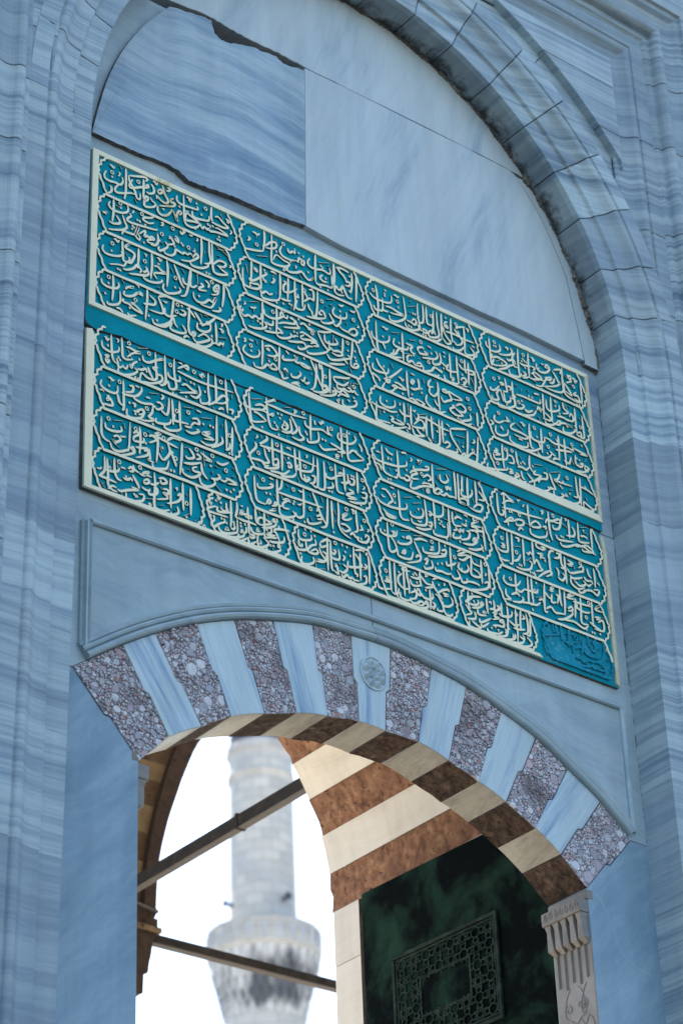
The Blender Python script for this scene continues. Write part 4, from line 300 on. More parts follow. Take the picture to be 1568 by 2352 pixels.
def m_stain():
    T = NT('stained_muqarnas_limestone'); v = T.coord()
    n = T.noise(T.n('Mapping', {0: v, 3: (2.2, 2.2, .55)}).outputs[0], 1.1, 5, .65)
    x = T.n('SeparateXYZ', {0: v}); zz = x.outputs[2]
    # soot streaks hang below the balcony on one side
    m = T.math('MULTIPLY', T.ramp(T.n('MapRange', {0: zz, 1: 23.9, 2: 26.4}).outputs[0], [(0, 0.0), (.28, 1.0), (.62, 1.0), (1, .0)]), T.ramp(T.n('MapRange', {0: x.outputs[0], 1: 44.9, 2: 48.2}).outputs[0], [(0, .25), (.2, 1.0), (.5, 1.0), (1, .25)]))
    f = T.ramp(T.math('ADD', n, T.math('MULTIPLY', m, .42)), [(.60, 0.0), (.86, 1.0)])
    c = T.mix(f, (.64, .63, .61), (.12, .125, .14)); return T.out(c, .85, n, .3, .05, .2)
STAIN = m_stain()
SCREEN = flat_paint('bluish_pierced_screen', (.46, .51, .58), (.54, .57, .62), .8, 3)
LEAD = flat_paint('grey_lead_sheet', (.045, .052, .065), (.07, .08, .095), .6, 2)
def m_ground(name, a, b, s):
    T = NT(name); v = T.coord(); br = T.n('TexBrick', {'Vector': v, 'Color1': a + (1,), 'Color2': b + (1,), 'Mortar': tuple(x * .5 for x in a) + (1,), 'Scale': 1.0, 'Mortar Size': .012, 'Brick Width': 1.1, 'Row Height': .6}).outputs[0]
    n = T.noise(v, 2.0, 6, .6); return T.out(T.mix(.6, br, T.ramp(n, [(.3, .75), (.7, 1.0)]), 'MULTIPLY'), .75, n, .3, .01)
PAVE = m_ground('forecourt_paving', (.085, .078, .07), (.11, .10, .09), 1)
COURT = m_ground('courtyard_marble_paving', (.62, .55, .44), (.70, .62, .50), 1)
CORE = flat_paint('plain_wall_stone', (.40, .38, .35), (.34, .33, .31), .8, 3)
# ---------------------------------------------------------------- ground
mb = MB(); mb.add([(-400, -400, GZ), (500, -400, GZ), (500, 500, GZ), (-400, 500, GZ)], [(0, 1, 2, 3)]); tag(mb.build('forecourt_ground', PAVE), kind='structure')
mb = MB(); mb.add([(-60, 2.2, GZ + .004), (80, 2.2, GZ + .004), (80, 56, GZ + .004), (-60, 56, GZ + .004)], [(0, 1, 2, 3)]); tag(mb.build('courtyard_pavement', COURT), kind='structure')
# ---------------------------------------------------------------- the gate
gate = thing('marble_gate', 'monumental grey marble mosque gate with moulded arch and striped doorway', 'gate', (1.59, 0, GZ))
CX, EA, EB, EZ = 1.59, 1.715, 1.87, -.03
def ell(t):
    c, s_ = math.cos(t), math.sin(t); nx, nz = c / EA, s_ / EB; L = math.hypot(nx, nz)
    return (CX + EA * c, EZ + EB * s_, nx / L, nz / L)
def lean(z, side): return 0 if side > 0 else .014 * min(0, z)
def jamb(z, side): return (CX + side * EA + lean(z, side), z, side, 0)
PA = [(0, .10), (0, -.18), (.104, -.18), (.108, -.183), (.117, -.201), (.15, -.202), (.178, -.206), (.20, -.215), (.216, -.229), (.232, -.246), (.246, -.253), (.258, -.254), (.268, -.250), (.277, -.240), (.281, -.240), (.288, -.253), (.384, -.253), (.384, .10)]
PAin = [(q + (.01 if i in (0, 1) else 0), y + (.012 if 0 < i < len(PA) - 1 else 0)) for i, (q, y) in enumerate(PA)]
PF1 = [(.10, .05), (.10, -.186), (.115, -.196), (.15, -.199), (.178, -.203), (.20, -.212), (.216, -.226), (.232, -.243), (.246, -.250), (.258, -.251), (.268, -.247), (.277, -.237), (.281, -.237), (.288, -.250), (.383, -.250), (.383, .05)]
PF2 = [(.3805, .05), (.3805, -.2535), (.385, -.2535), (.394, -.268), (.43, -.268), (.432, -.285), (.436, -.303), (.446, -.319), (.46, -.329), (.474, -.329), (.488, -.322), (.50, -.308), (.515, -.299), (.54, -.297), (.565, -.301), (.59, -.313), (.612, -.334), (.64, -.34), (.646, -.362), (1.7, -.362), (1.7, .05)]
def stone(name, path, prof, mat_, lab=None):
    m = MB(); m.sweep(path, prof); o = m.build(name, mat_, gate, label=lab, bev=.0025, seg=1); return o
G = .0026
def split(path_fn, a, b, n, gap): return [path_fn(a + gap + (b - a - 2 * gap) * i / n) for i in range(n + 1)]
D = math.radians
TJ = [0, 10.9, 20, 29.9, 39.4, 49.1, 58.9, 68.8, 77.9, 87]
TJ = TJ + [180 - t for t in reversed(TJ)]
for a_, b_ in zip(TJ, TJ[1:]): stone('archivolt_stone', split(ell, D(a_), D(b_), 8, G / 1.8), PA, stone_mat())
JR = [EZ, -.463, -.984, -1.698, -2.505, -3.115, -3.85, -4.7, -6.2, -7.8, GZ]
JL = [EZ, -.456, -.916, -1.467, -2.34, -2.766, -3.234, -3.77, -4.5, -5.6, -7.4, GZ]
for side, J in ((1, JR), (-1, JL)):
    for a_, b_ in zip(J, J[1:]): stone('jamb_stone', split(lambda z: jamb(z, side), a_, b_, 2, G), PA, stone_mat())
mb = MB()
mb.sweep([ell(D(t)) for t in range(0, 181, 4)], PAin)
for side in (1, -1): mb.sweep([jamb(z, side) for z in (EZ, -3, -6, GZ)], PAin)
mb.build('joint_bed', DARKJ, gate)
ZC = 2.112
def corner_path(za, zb, side): return [(CX + side * EA + lean(za, side), za, side, 0), (CX + side * EA + lean(zb, side), zb, side, 0)]
FR1 = [EZ, .44, 1.0, 1.68]
FR2 = [GZ, -8, -6.8, -5.4, -4.46, -3.4, -2.62, -1.75, -1.0, -.35, .42, 1.02, 1.66, 2.15]
FL1 = [EZ, .31, .9, 1.5]
FL2 = [GZ, -7.6, -5.6, -4.1, -3.3, -2.5, -1.9, -1.1, -.472, -.042, .5, 1.3, 2.1]
for side, A1, A2 in ((1, FR1, FR2), (-1, FL1, FL2)):
    for A, PF in ((A1, PF1), (A2, PF2)):
        for a_, b_ in zip(A, A[1:]): stone('frame_stone', corner_path(a_ + G, b_ - G, side), PF, stone_mat())
        q = 1.0 if PF is PF1 else 1.35
        stone('frame_stone', [(CX + side * EA, A[-1] + G, side, 0), (CX + side * EA, ZC, side, 1), (CX + side * q, ZC, 0, 1)], PF, stone_mat())
        mid_ = [q, .35, -.5] if side > 0 else [q, .6, .5]
        for a_, b_ in zip(mid_, mid_[1:]): stone('frame_stone', [(CX + side * (a_ - .002), ZC, 0, 1), (CX + side * b_, ZC, 0, 1)], PF, stone_mat())
PFin1 = [(q, y + (.012 if 0 < i < len(PF1) - 1 else 0)) for i, (q, y) in enumerate(PF1)]; PFin2 = [(q, y + (.012 if 0 < i < len(PF2) - 1 else 0)) for i, (q, y) in enumerate(PF2)]
mb = MB()
for side in (1, -1):
    for PF in (PFin1, PFin2): mb.sweep(([(CX + side * EA + lean(GZ, side), GZ, side, 0)] if PF is PFin2 else []) + [(CX + side * EA, EZ, side, 0), (CX + side * EA, ZC, side, 1), (CX, ZC, 0, 1)], PF)
mb.build('joint_bed', DARKJ, gate)
# spandrels between the arch and its square frame: channel, raised field
def off(t, s_): x, z, nx, nz = ell(t); return (x + nx * s_, z + nz * s_)
for side in (1, -1):
    sg = lambda p: (CX + side * (p[0] - CX), p[1])
    m = MB(); ch = [(.37, -.20), (.40, -.196), (.44, -.184), (.50, -.172), (.56, -.166), (.625, -.166), (.625, .05), (.37, .05)]
    for a_, b_ in ((1, 29.5), (29.5, 56), (56, 90)):
        m = MB(); P_ = split(ell, D(a_), D(b_), 12, G / 2); P_ = [(CX + side * (x - CX), z, nx * side, nz) for x, z, nx, nz in P_]; m.sweep(P_, ch); m.build('spandrel_channel', BAND, gate)
    xr = CX + EA + .135; zt = ZC + .135
    cur = [off(D(t), .602) for t in range(12, 91, 2)]; cur = [p for p in cur if p[1] < zt]; cur = [p for i, p in enumerate(cur) if p[0] < xr or cur[min(i + 1, len(cur) - 1)][0] < xr]; cur[0] = (xr, cur[0][1]); tt = D(12)
    while off(tt, .602)[1] < zt: tt += .0005
    cur.append(off(tt, .602))
    z0 = cur[0][1]
    # field stones, cut by horizontal bed joints
    cuts = [z0 - .2, 1.655, 2.02, zt]
    full = cur + [(cur[-1][0] - .05, zt), (xr, zt)]
    def clipz(poly, zz, keep_above):
        out = []
        for i in range(len(poly)):
            p, q = poly[i - 1], poly[i]; ip = (p[1] >= zz) == keep_above; iq = (q[1] >= zz) == keep_above
            if ip != iq: t = (zz - p[1]) / (q[1] - p[1]); out.append((p[0] + t * (q[0] - p[0]), zz))
            if iq: out.append(q)
        return out
    for a_, b_ in zip(cuts, cuts[1:]):
        pl = clipz(clipz(full, a_ + G, True), b_ - G, False)
        if len(pl) > 2: m = MB(); m.prism([sg(p) for p in pl], -.218, .04); m.build('spandrel_stone', BAND if side > 0 else BANDR, gate, bev=.003)
# tympanum slabs
def slab(poly, y0, mat_, y1=.30, bev=.004, name='tympanum_slab', lab=None, side=None):
    m = MB(); m.prism(poly, y0, y1, side=1 if side else None); return m.build(name, [mat_, side] if side else mat_, gate, bev=bev, label=lab)
def rag(p, amp, n=6):
    o_ = []
    for a_, b_ in zip(p, p[1:]):
        for k in range(n): o_.append((a_[0] + (b_[0] - a_[0]) * k / n + random.uniform(-amp, amp) * .5, a_[1] + (b_[1] - a_[1]) * k / n + random.uniform(-amp, amp)))
    return o_ + [p[-1]]
S1_BOT[-1] = (S2[0][0] - .004, S1_BOT[-1][1]); S1_TOP[0] = (S2[1][0] - .004, S1_TOP[0][1])
slab(rag(S1_BOT, .004) + rag(S1_TOP, .005) + cat_rom(S1_LEFT, 4), .008, SLABD, lab='streaked blue slab with a broken upper edge', side=GRIME)
slab([S2[0], S2[1]] + rag(S2[1:5], .0015)[1:] + [SLV[0]] + cat_rom(SLV[:3], 5) + [(3.165, .33), (3.195, .095)] + rag(S2B, .002), .008, SLABL, lab='large pale slab right of the vertical joint')
slab([(x + .004, z) for x, z in cat_rom(SLV[:3], 5) + [(3.165, .33), (3.195, .095)]] + [(3.20, .075), (3.45, .075), (3.45, 1.175), SLV[0]], .010, SLABL, side=GRIME)
slab(rag(S3B, .003) + [(3.4, 1.19), (3.4, 2.2), (-.3, 2.2), (-.3, 1.179)], .012, SLABL, lab='topmost pale slab under the crown of the arch')
slab([(-.3, .0), (.5, .0), (.5, 1.16), (-.3, 1.16)], .035, PLAIN)
m = MB(); m.prism([(-.3, -.1), (3.4, -.1), (3.4, 2.2), (-.3, 2.2)], .12, .29); m.build('joint_bed', DARKJ, gate)
slab([(-.3, -.985), (1.6, -.985), (3.4, -.985), (3.4, .14), (-.3, .14)], .04, SLABD, .2)
slab([(-.3, -1.945), (1.6, -1.905), (3.4, -1.853), (3.4, -.989), (-.3, -.989)], .04, PLAIN, .2)
# dirt in the corner between arch and tympanum
mb = MB()
def dirt(pts, w, d):
    n = len(pts); V = []
    for i, (x, z, nx, nz) in enumerate(pts):
        for k in range(5):
            an = math.pi / 2 * k / 4; r = w[i] * random.uniform(.6, 1.2); yb = .012 if z > .08 else .036
            V.append((x + nx * (.004 - r * math.cos(an)), yb - r * math.sin(an) * d, z + nz * (.004 - r * math.cos(an))))
    mb.add(V, [(i * 5 + k, i * 5 + k + 1, i * 5 + 6 + k, i * 5 + 5 + k) for i in range(n - 1) for k in range(4)])
T_ = [i * .35 for i in range(8, 330)]
dirt([ell(D(t)) for t in T_], [.010 + .007 * math.sin(t * .9) * math.sin(t * .37 + 1) + random.uniform(0, .007) + (.022 if 40 < t < 42 else .012 if 12 < t < 22 else 0) for t in T_], 1.0)
mb.build('mortar_joint', MORT, gate, label='grimy crumbling mortar along the inner edge of the arch')
mb = MB(); zs = [EZ - .02 * i for i in range(0, 180)]
dirt([(x, z, nx, nz) for x, z, nx, nz in [jamb(z, 1) for z in zs]], [.004 + random.uniform(0, .003) for z in zs], 1.0); mb.build('mortar_joint', MORT, gate)
mb = MB(); dirt([ell(D(t)) for t in T_ if 8 < t < 30 or 34 < t < 44], [.03 + random.uniform(-.02, .018) for t in T_ if 8 < t < 30 or 34 < t < 44], 1.0) if False else None
# spandrel panel over the doorway, with its moulded frame
VEs = cat_rom(VE, 6)
def offc(c, d):
    o_ = []
    for i, p in enumerate(c):
        a_, b_ = c[max(i - 1, 0)], c[min(i + 1, len(c) - 1)]; dx, dz = b_[0] - a_[0], b_[1] - a_[1]; L = math.hypot(dx, dz); o_.append((p[0] - dz / L * d, p[1] + dx / L * d))
    return o_
arc = offc(VEs, .002); xj = 1.618
la = [p for p in arc if p[0] < xj]; ra = [p for p in arc if p[0] > xj]; zj = (la[-1][1] * (ra[0][0] - xj) + ra[0][1] * (xj - la[-1][0])) / (ra[0][0] - la[-1][0]); la.append((xj - .0015, zj)); ra.insert(0, (xj + .0015, zj))
slab([(-.3, -1.949), (-.3, -2.78)] + la + [(xj - .006, -2.1), (xj + .003, -2.03), (xj - .002, -1.909)], .033, PLAIN, .3, .002, 'spandrel_panel', 'spandrel slab left of the vertical crack')
slab([(xj + .003, -1.909), (xj + .008, -2.03), (xj, -2.1)] + ra + [(3.4, -2.744), (3.4, -1.857)], .034, PLAIN, .3, .002, 'spandrel_panel', 'spandrel slab right of the vertical crack')
def mould(path2, prof, name='moulding'):
    n = len(path2); P_ = []
    for i, p in enumerate(path2):
        a_, b_ = path2[max(i - 1, 0)], path2[min(i + 1, n - 1)]; dx, dz = b_[0] - a_[0], b_[1] - a_[1]; L = math.hypot(dx, dz); P_.append((p[0], p[1], -dz / L, dx / L))
    m = MB(); m.sweep(P_, prof); return m.build(name, PLAIN, gate, smooth=False)
PM = [(0, .05), (.001, .012), (.006, .002), (.016, -.004), (.026, .001), (.031, .012), (.034, .024), (.039, .012), (.048, .006), (.056, .010), (.060, .026), (.064, .018), (.074, .014), (.080, .020), (.083, .05)]
mould(la[2:], PM); mould(ra[:-1], PM)
PT = [(0, .05), (.0, .020), (.007, .012), (.016, .012), (.022, .024), (.030, .022), (.034, .05)]
mould([(.055, -2.064), (1.6, -2.035), (3.2, -2.03)], PT)
mould([(.06, -2.68), (.058, -2.062)], [(0, .05), (0, .022), (.008, .012), (.016, .022), (.022, .012), (.034, .006), (.042, .024), (.048, .012), (.056, .02), (.058, .05)])
mould([(3.205, -2.03), (3.199, -2.70)], [(0, .05), (0, .022), (.008, .012), (.018, .012), (.024, .024), (.030, .022), (.032, .05)])
# recessed field line inside the moulding (a shallow second fillet)
# ---------------------------------------------------------------- voussoirs of the doorway
def joint(k, side_off):
    E_, I_ = Vector((VE[k][0], VE[k][1])), Vector((VI[k][0], VI[k][1])); d = I_ - E_; p = Vector((-d.y, d.x)).normalized()   # p points to +x side when going down
    s_ = 1 if k < 8 else -1; j = .009 * s_ if 0 < k < 15 else .010 * s_
    A_ = E_ + d * .5 - p * j; B_ = E_ + d * .545 + p * j; o_ = p * side_off
    return [tuple(E_ + o_), tuple(A_ + o_), tuple(B_ + o_), tuple(I_ + o_)]
def clip(poly, px, pz, nx, nz):
    out = []; n = len(poly)
    for i in range(n):
        p, q = poly[i - 1], poly[i]; dp = (p[0] - px) * nx + (p[1] - pz) * nz; dq = (q[0] - px) * nx + (q[1] - pz) * nz
        if (dp <= 0) != (dq <= 0): t = dp / (dp - dq); out.append((p[0] + t * (q[0] - p[0]), p[1] + t * (q[1] - p[1])))
        if dq <= 0: out.append(q)
    return out
def inside(poly, x, z):
    c = False; n = len(poly)
    for i in range(n):
        (x1, z1), (x2, z2) = poly[i - 1], poly[i]
        if (z1 > z) != (z2 > z) and x < (x2 - x1) * (z - z1) / (z2 - z1) + x1: c = not c
    return c
def breccia(mb, poly, y0, rmin, rmax, loose):
    xs = [p[0] for p in poly]; zs = [p[1] for p in poly]; S = []; tries = 0
    while tries < 9000 and len(S) < 620:
        tries += 1; x, z = random.uniform(min(xs), max(xs)), random.uniform(min(zs), max(zs))
        if not inside(poly, x, z): continue
        r = rmin + (rmax - rmin) * random.random() ** 3.2
        if all((x - a_) ** 2 + (z - b_) ** 2 > ((r + c_) * .86) ** 2 for a_, b_, c_ in S): S.append((x, z, r))
    for i, (x, z, r) in enumerate(S):
        cell = [(x + r * 1.25 * math.cos(t * .7854) * random.uniform(.8, 1.15), z + r * 1.25 * math.sin(t * .7854) * random.uniform(.8, 1.15)) for t in range(8)]
        for a_, b_, c_ in S:
            d = math.hypot(a_ - x, b_ - z)
            if 1e-9 < d < (r + c_) * 1.6:
                nx, nz = (a_ - x) / d, (b_ - z) / d; cut = d * r / (r + c_) - .0006; cell = clip(cell, x + nx * cut, z + nz * cut, nx, nz)
                if len(cell) < 3: break
        n_ = len(poly)
        for q in range(n_):
            if len(cell) < 3: break
            (x1, z1), (x2, z2) = poly[q], poly[(q + 1) % n_]; ex, ez = x2 - x1, z2 - z1; L2 = ex * ex + ez * ez
            if L2 < 1e-9: continue
            t = ((x - x1) * ex + (z - z1) * ez) / L2; fx, fz = x1 + ex * t, z1 + ez * t; d = math.hypot(fx - x, fz - z)
            if d < r * 2.2 and -.3 < t < 1.3 and d > 1e-6: cell = clip(cell, fx - (fx - x) / d * .0012, fz - (fz - z) / d * .0012, (fx - x) / d, (fz - z) / d)
        if len(cell) < 3: continue
        h = random.uniform(-.001, .0022) + (random.random() ** 4) * .012 * loose; n = len(cell); ins = .8 if loose > 1.2 else .90; tx, tz = random.uniform(-.12, .12), random.uniform(-.12, .12)
        V = [(px, y0 + .006, pz) for px, pz in cell] + [(px, y0 + .002 - h * .6, pz) for px, pz in cell] + [(x + (px - x) * ins, y0 - .002 - h + (px - x) * tx + (pz - z) * tz, z + (pz - z) * ins) for px, pz in cell]
        mb.add(V, [(q, (q + 1) % n, n + (q + 1) % n, n + q) for q in range(n)] + [(n + q, n + (q + 1) % n, 2 * n + (q + 1) % n, 2 * n + q) for q in range(n)] + [tuple(range(2 * n, 3 * n))], 1)
YV = .03
names = ['first breccia block at the left springing', '', 'breccia block full of loose pebbles', '', '', '', '', 'marble keystone carved with a rosette', 'breccia block right of the rosette keystone', '', '', '', '', '', 'last breccia block at the right springing']
for k in range(15):
    ja, jb = joint(k, .0015), joint(k + 1, -.0015); mid_e = [p for p in VEs if VE[k][0] + .01 < p[0] < VE[k + 1][0] - .01]
    imid = []
    for t in (.33, .67): imid.append((VI[k + 1][0] + (VI[k][0] - VI[k + 1][0]) * t, VI[k + 1][1] + (VI[k][1] - VI[k + 1][1]) * t + .004))
    poly = mid_e + jb + imid + ja[::-1]; m = MB()
    if k % 2 == 0:
        poly = [(x + (random.uniform(-.004, .004) if i > len(mid_e) else 0), z + (random.uniform(-.004, .004) if i > len(mid_e) else 0)) for i, (x, z) in enumerate(poly)]
        m.prism(poly, YV + .004, .30, 0)
        n = len(poly)
        for i in range(n):
            f = m.F[2 + i]; zz = [m.V[q] for q in f]
            a_ = poly[i]; b_ = poly[(i + 1) % n]
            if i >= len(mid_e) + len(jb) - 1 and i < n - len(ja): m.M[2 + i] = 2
        loose = {0: .9, 2: 1.6, 4: .7, 6: .45, 8: .7, 10: .9, 12: .7, 14: .25}[k]
        breccia(m, poly, YV + .003, .0045, {2: .036, 6: .034, 14: .040, 12: .036, 0: .022}.get(k, .024), loose)
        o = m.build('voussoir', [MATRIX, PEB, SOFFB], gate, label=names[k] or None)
    else:
        m.prism(poly, YV - .003, .30, 0); n = len(poly)
        for i in range(n):
            if i >= len(mid_e) + len(jb) - 1 and i < n - len(ja): m.M[2 + i] = 1
        vm = marble('white_voussoir_marble', (.16, .26, .43), (.40, .49, .60), (.55, .62, .67), (0, math.atan2(VE[k][0] + VE[k + 1][0] - VI[k][0] - VI[k + 1][0], VE[k][1] + VE[k + 1][1] - VI[k][1] - VI[k + 1][1]) * -1, 0), (9, 1.2, .5), .05, (.33, .45, .53, .70), 9.0, .05, .12)
        o = m.build('voussoir', [vm, SOFFM], gate, bev=.004, label=names[k] or None)
        if k == 7:
            r = MB(); cx, cz = 1.606, -2.318
            for q in range(16):
                t = q * math.pi / 8; rr = .050 if q % 2 else .026
                px, pz = cx + rr * math.cos(t), cz + rr * 1.1 * math.sin(t); V = [(px, YV - .030, pz)] + [(px + .020 * math.cos(u * math.pi / 4) * (1.15 if q % 2 else .8), YV - .004, pz + .020 * math.sin(u * math.pi / 4) * (1.15 if q % 2 else .8)) for u in range(8)]
                r.add(V, [(0, 1 + u, 1 + (u + 1) % 8) for u in range(8)])
            ribbon(r, [(cx + .076 * math.cos(t * .3927), cz + .084 * math.sin(t * .3927)) for t in range(16)], .009, YV - .003, .007, True)
            V = [(cx, YV - .018, cz)] + [(cx + .014 * math.cos(u * math.pi / 4), YV - .003, cz + .014 * math.sin(u * math.pi / 4)) for u in range(8)]; r.add(V, [(0, 1 + u, 1 + (u + 1) % 8) for u in range(8)])
            r.build('rosette', vm, o)
m = MB(); m.prism([(x, z - .01) for x, z in VEs] + [(3.18, -2.76)] + [(x + (.02 if i == 15 else 0), z + .012) for i, (x, z) in enumerate(VI)][::-1], .06, .29); m.build('joint_bed', DARKJ, gate)
# jamb walls either side of the door, capitals and pilasters in the reveal
jl, jr = joint(0, -.002), joint(15, .002)
slab([(-.3, -2.786)] + jl + [(.317, -4.0), (.318, GZ), (-.3, GZ)], .032, JAMBM, .30, .004, 'jamb_wall', 'blue grey wall slab left of the door opening')
slab([(3.4, -2.746)] + jr + [(2.868, -3.3), (2.868, GZ), (3.4, GZ)], .032, JAMBM, .30, .004, 'jamb_wall', 'blue grey wall slab right of the door opening')
for side in (1, -1):
    X_ = lambda x: CX + side * (x - CX)
    m = MB()
    def bx(x0, x1, y0, y1, z0, z1, mm=m): mm.box(min(X_(x0), X_(x1)), max(X_(x0), X_(x1)), y0, y1, z0, z1)
    bx(2.856, 2.90, .030, .298, -3.128, -3.078)
    bx(2.806, 2.90, .036, .298, -3.196, -3.129)
    cap = m.build('capital', CARVED, gate, bev=.006)
    for q in range(5):
        y0 = .040 + q * .052; t_ = MB()
        V = []
        for (z, xo, w) in ((-3.196, 2.816, .0215), (-3.225, 2.822, .014), (-3.318, 2.828, .022), (-3.342, 2.860, .012)):
            V += [(X_(2.885), y0 + .022 - w, z), (X_(xo), y0 + .022 - w * .95, z), (X_(xo), y0 + .022 + w * .95, z), (X_(2.885), y0 + .022 + w, z)]
        t_.add(V, [(i * 4 + j, i * 4 + (j + 1) % 4, i * 4 + 4 + (j + 1) % 4, i * 4 + 4 + j) for i in range(3) for j in range(4)] + [(0, 1, 2, 3), (12, 13, 14, 15)])
        t_.build('muqarnas_tooth', CARVED, cap, bev=.002)
    def rel(pts, w, h=.004, mm=None):     # raised carving on the reveal: pts in (y, z)
        a_ = MB(); ribbon(a_, pts, w, 0, h)
        mm.add([(X_(2.858) - side * (-y_), x_, z_) if False else (X_(2.8645 + y_), x_, z_) for x_, y_, z_ in a_.V], a_.F)
    m = MB()
    for q in range(7):
        yc = .055 + q * .035; sc_ = [(yc + .012 * math.sin(u * .9) * (1 - u * .06), -3.162 + .022 * math.cos(u * .9) * (1 - u * .07)) for u in range(9)]
        a_ = MB(); ribbon(a_, sc_, .005, 0, .003); m.add([(X_(2.806 + y_), x_, z_) for x_, y_, z_ in a_.V], a_.F)
    m.build('carved_scroll', CARVED, cap)
    m = MB(); m.box(min(X_(2.865), X_(2.90)), max(X_(2.865), X_(2.90)), .034, .298, GZ, -3.30)
    sh = m.build('pilaster', CARVED, gate, bev=.008)
    m = MB()
    for q in range(5):
        for d_ in (-.006, 0, .006): rel([(.075 + q * .047 + d_, -3.34), (.075 + q * .047 + d_, -3.50 - .02 * (q % 2))], .0035, .0035, m)
    for s0, mir in ((.09, 1), (.20, 1), (.15, -1)):
        for j in range(5):
            z0 = -3.54 - j * .16; cu = [(s0 + mir * (.05 * math.sin(u * .45)) * (1 - u * .03), z0 - u * .022 + .02 * math.cos(u * .8)) for u in range(12)]; rel(cat_rom(cu, 3), .004, .003, m)
            sp = [(s0 + mir * .02 + .026 * math.cos(u * .7 + j) * (1 - u * .07), z0 - .08 + .03 * math.sin(u * .7 + j) * (1 - u * .07)) for u in range(11)]; rel(cat_rom(sp, 3), .004, .003, m)
    m.build('carved_foliage', CARVED, sh)
# hairline cracks in the jamb and spandrel marble
def crack(pts, w, y, name='crack', mt=None):
    m = MB(); p = cat_rom(pts, 4); p = [(x + random.uniform(-.003, .003), z + random.uniform(-.003, .003)) for x, z in p]; ribbon(m, p, w, y, .0006, jag=.5, bev=.0001); m.build(name, mt or PLAIN, gate)
crack([(2.905, -3.09), (2.96, -3.13), (3.02, -3.27), (3.06, -3.36), (3.13, -3.40), (3.28, -3.44)], .003, .0322)
crack([(2.36, -2.27), (2.40, -2.2), (2.42, -2.12)], .002, .0342); crack([(2.74, -2.40), (2.78, -2.35), (2.82, -2.28)], .002, .0342)
# massive core of the wall behind the facing, pierced by the passage
RP, ZP = 1.46, -2.40
arch = [(CX + (RP + .12) * math.cos(D(t)), ZP + (RP + .12) * math.sin(D(t))) for t in range(0, 181, 6)]
m = MB()
for poly in ([(CX + RP + .12, GZ), (14, GZ), (14, 7), (CX + RP + .12, 7)], [(-11, GZ), (CX - RP - .12, GZ), (CX - RP - .12, 7), (-11, 7)]): m.prism(poly, .34, 2.16)
top_ = arch + [(CX - RP - .12, 7), (CX + RP + .12, 7)]
m.prism([(x * 1.0, z) for x, z in top_], .345, 2.155)
m.build('wall_core', CORE, gate)
m = MB()
for x0, x1 in ((4.9, 14), (-11, -1.75)): m.prism([(x0, GZ), (x1, GZ), (x1, 7), (x0, 7)], -.36, .34)
m.prism([(-1.75, 3.75), (4.9, 3.75), (4.9, 7), (-1.75, 7)], -.355, .34)
m.build('wall_facing', BAND, gate)
# ---------------------------------------------------------------- striped passage vault behind the doorway
vault = thing('striped_passage_vault', 'cream and rusty brown striped vault of the passage behind the doorway', 'vault', (CX, 1.25, GZ))
N = 21; st = 180 / N
for i in range(N):
    a_, b_ = D(i * st), D((i + 1) * st); m = MB(); br_ = i % 2 == 0; n = 5; dr = .004 if br_ else 0
    ys = [.312, .75, 1.2, 1.7, 2.16] if not br_ else [.312 + k * .0924 for k in range(21)]
    V = []; rows = []
    for yk, y_ in enumerate(ys):
        row = []
        for k in range(n + 1):
            t = a_ + .0003 + (b_ - a_ - .0006) * k / n; r = RP + dr + (random.uniform(-.006, .006) if br_ and 0 < k < n else 0)
            yy = y_ + (random.uniform(-.012, .012) if br_ and yk == len(ys) - 1 else 0)
            row.append(len(V)); V.append((CX + r * math.cos(t), yy, ZP + r * math.sin(t)))
        rows.append(row)
    out_ = [[], []]
    for e_, y_ in ((0, .312), (1, 2.16)):
        for k in range(n + 1): t = a_ + (b_ - a_) * k / n; out_[e_].append(len(V)); V.append((CX + (RP + .118) * math.cos(t), y_, ZP + (RP + .118) * math.sin(t)))
    F = [(rows[j][k], rows[j][k + 1], rows[j + 1][k + 1], rows[j + 1][k]) for j in range(len(ys) - 1) for k in range(n)]
    for e_, rr in ((0, rows[0]), (1, rows[-1])): F += [(rr[k], rr[k + 1], out_[e_][k + 1], out_[e_][k]) for k in range(n)]
    F += [(rows[j][0], rows[j + 1][0], out_[1][0], out_[0][0]) for j in range(0)]
    obj('vault_stripe', V, F, BROWN if br_ else CREAM, vault)
for side in (1, -1):
    zz = [ZP, -2.72, -3.13, -3.50, -4.0, -4.6, -5.3, -6.1, -7, -8.2, GZ]
    for a_, b_ in zip(zz, zz[1:]):
        m = MB(); x0, x1 = sorted((CX + side * RP, CX + side * (RP + .118)))
        for ya, yb in ((.312, 1.2), (1.203, 2.16)): m.box(x0, x1, ya, yb, b_ + .0015, a_ - .0015)
        m.build('passage_wall_stone', CREAM, vault, bev=.004)
# ---------------------------------------------------------------- bronze door leaf standing open in the passage
door = thing('bronze_door_leaf', 'dark green patinated bronze door leaf standing open with star lattice panel', 'door', (2.905, .36, GZ))
H = Vector((2.905, .36, 0)); du = (Vector((2.855, 1.70, 0)) - H).normalized(); dn = Vector((-du.y, du.x, 0))   # dn points to the viewer's side (-x)
if dn.x > 0: dn = -dn
def DP(u, z, h): return H + du * u + dn * h + Vector((0, 0, z))
def dbox(m, u0, u1, z0, z1, h0, h1): m.add([DP(u, z, h) for u in (u0, u1) for h in (h0, h1) for z in (z0, z1)], [(0, 1, 3, 2), (4, 6, 7, 5), (0, 4, 5, 1), (2, 3, 7, 6), (0, 2, 6, 4), (1, 5, 7, 3)])
ZT = -2.512
m = MB(); dbox(m, -.02, 1.325, GZ + .05, ZT, -.07, 0); leaf = m.build('door_panel', BRONZE, door, bev=.005)
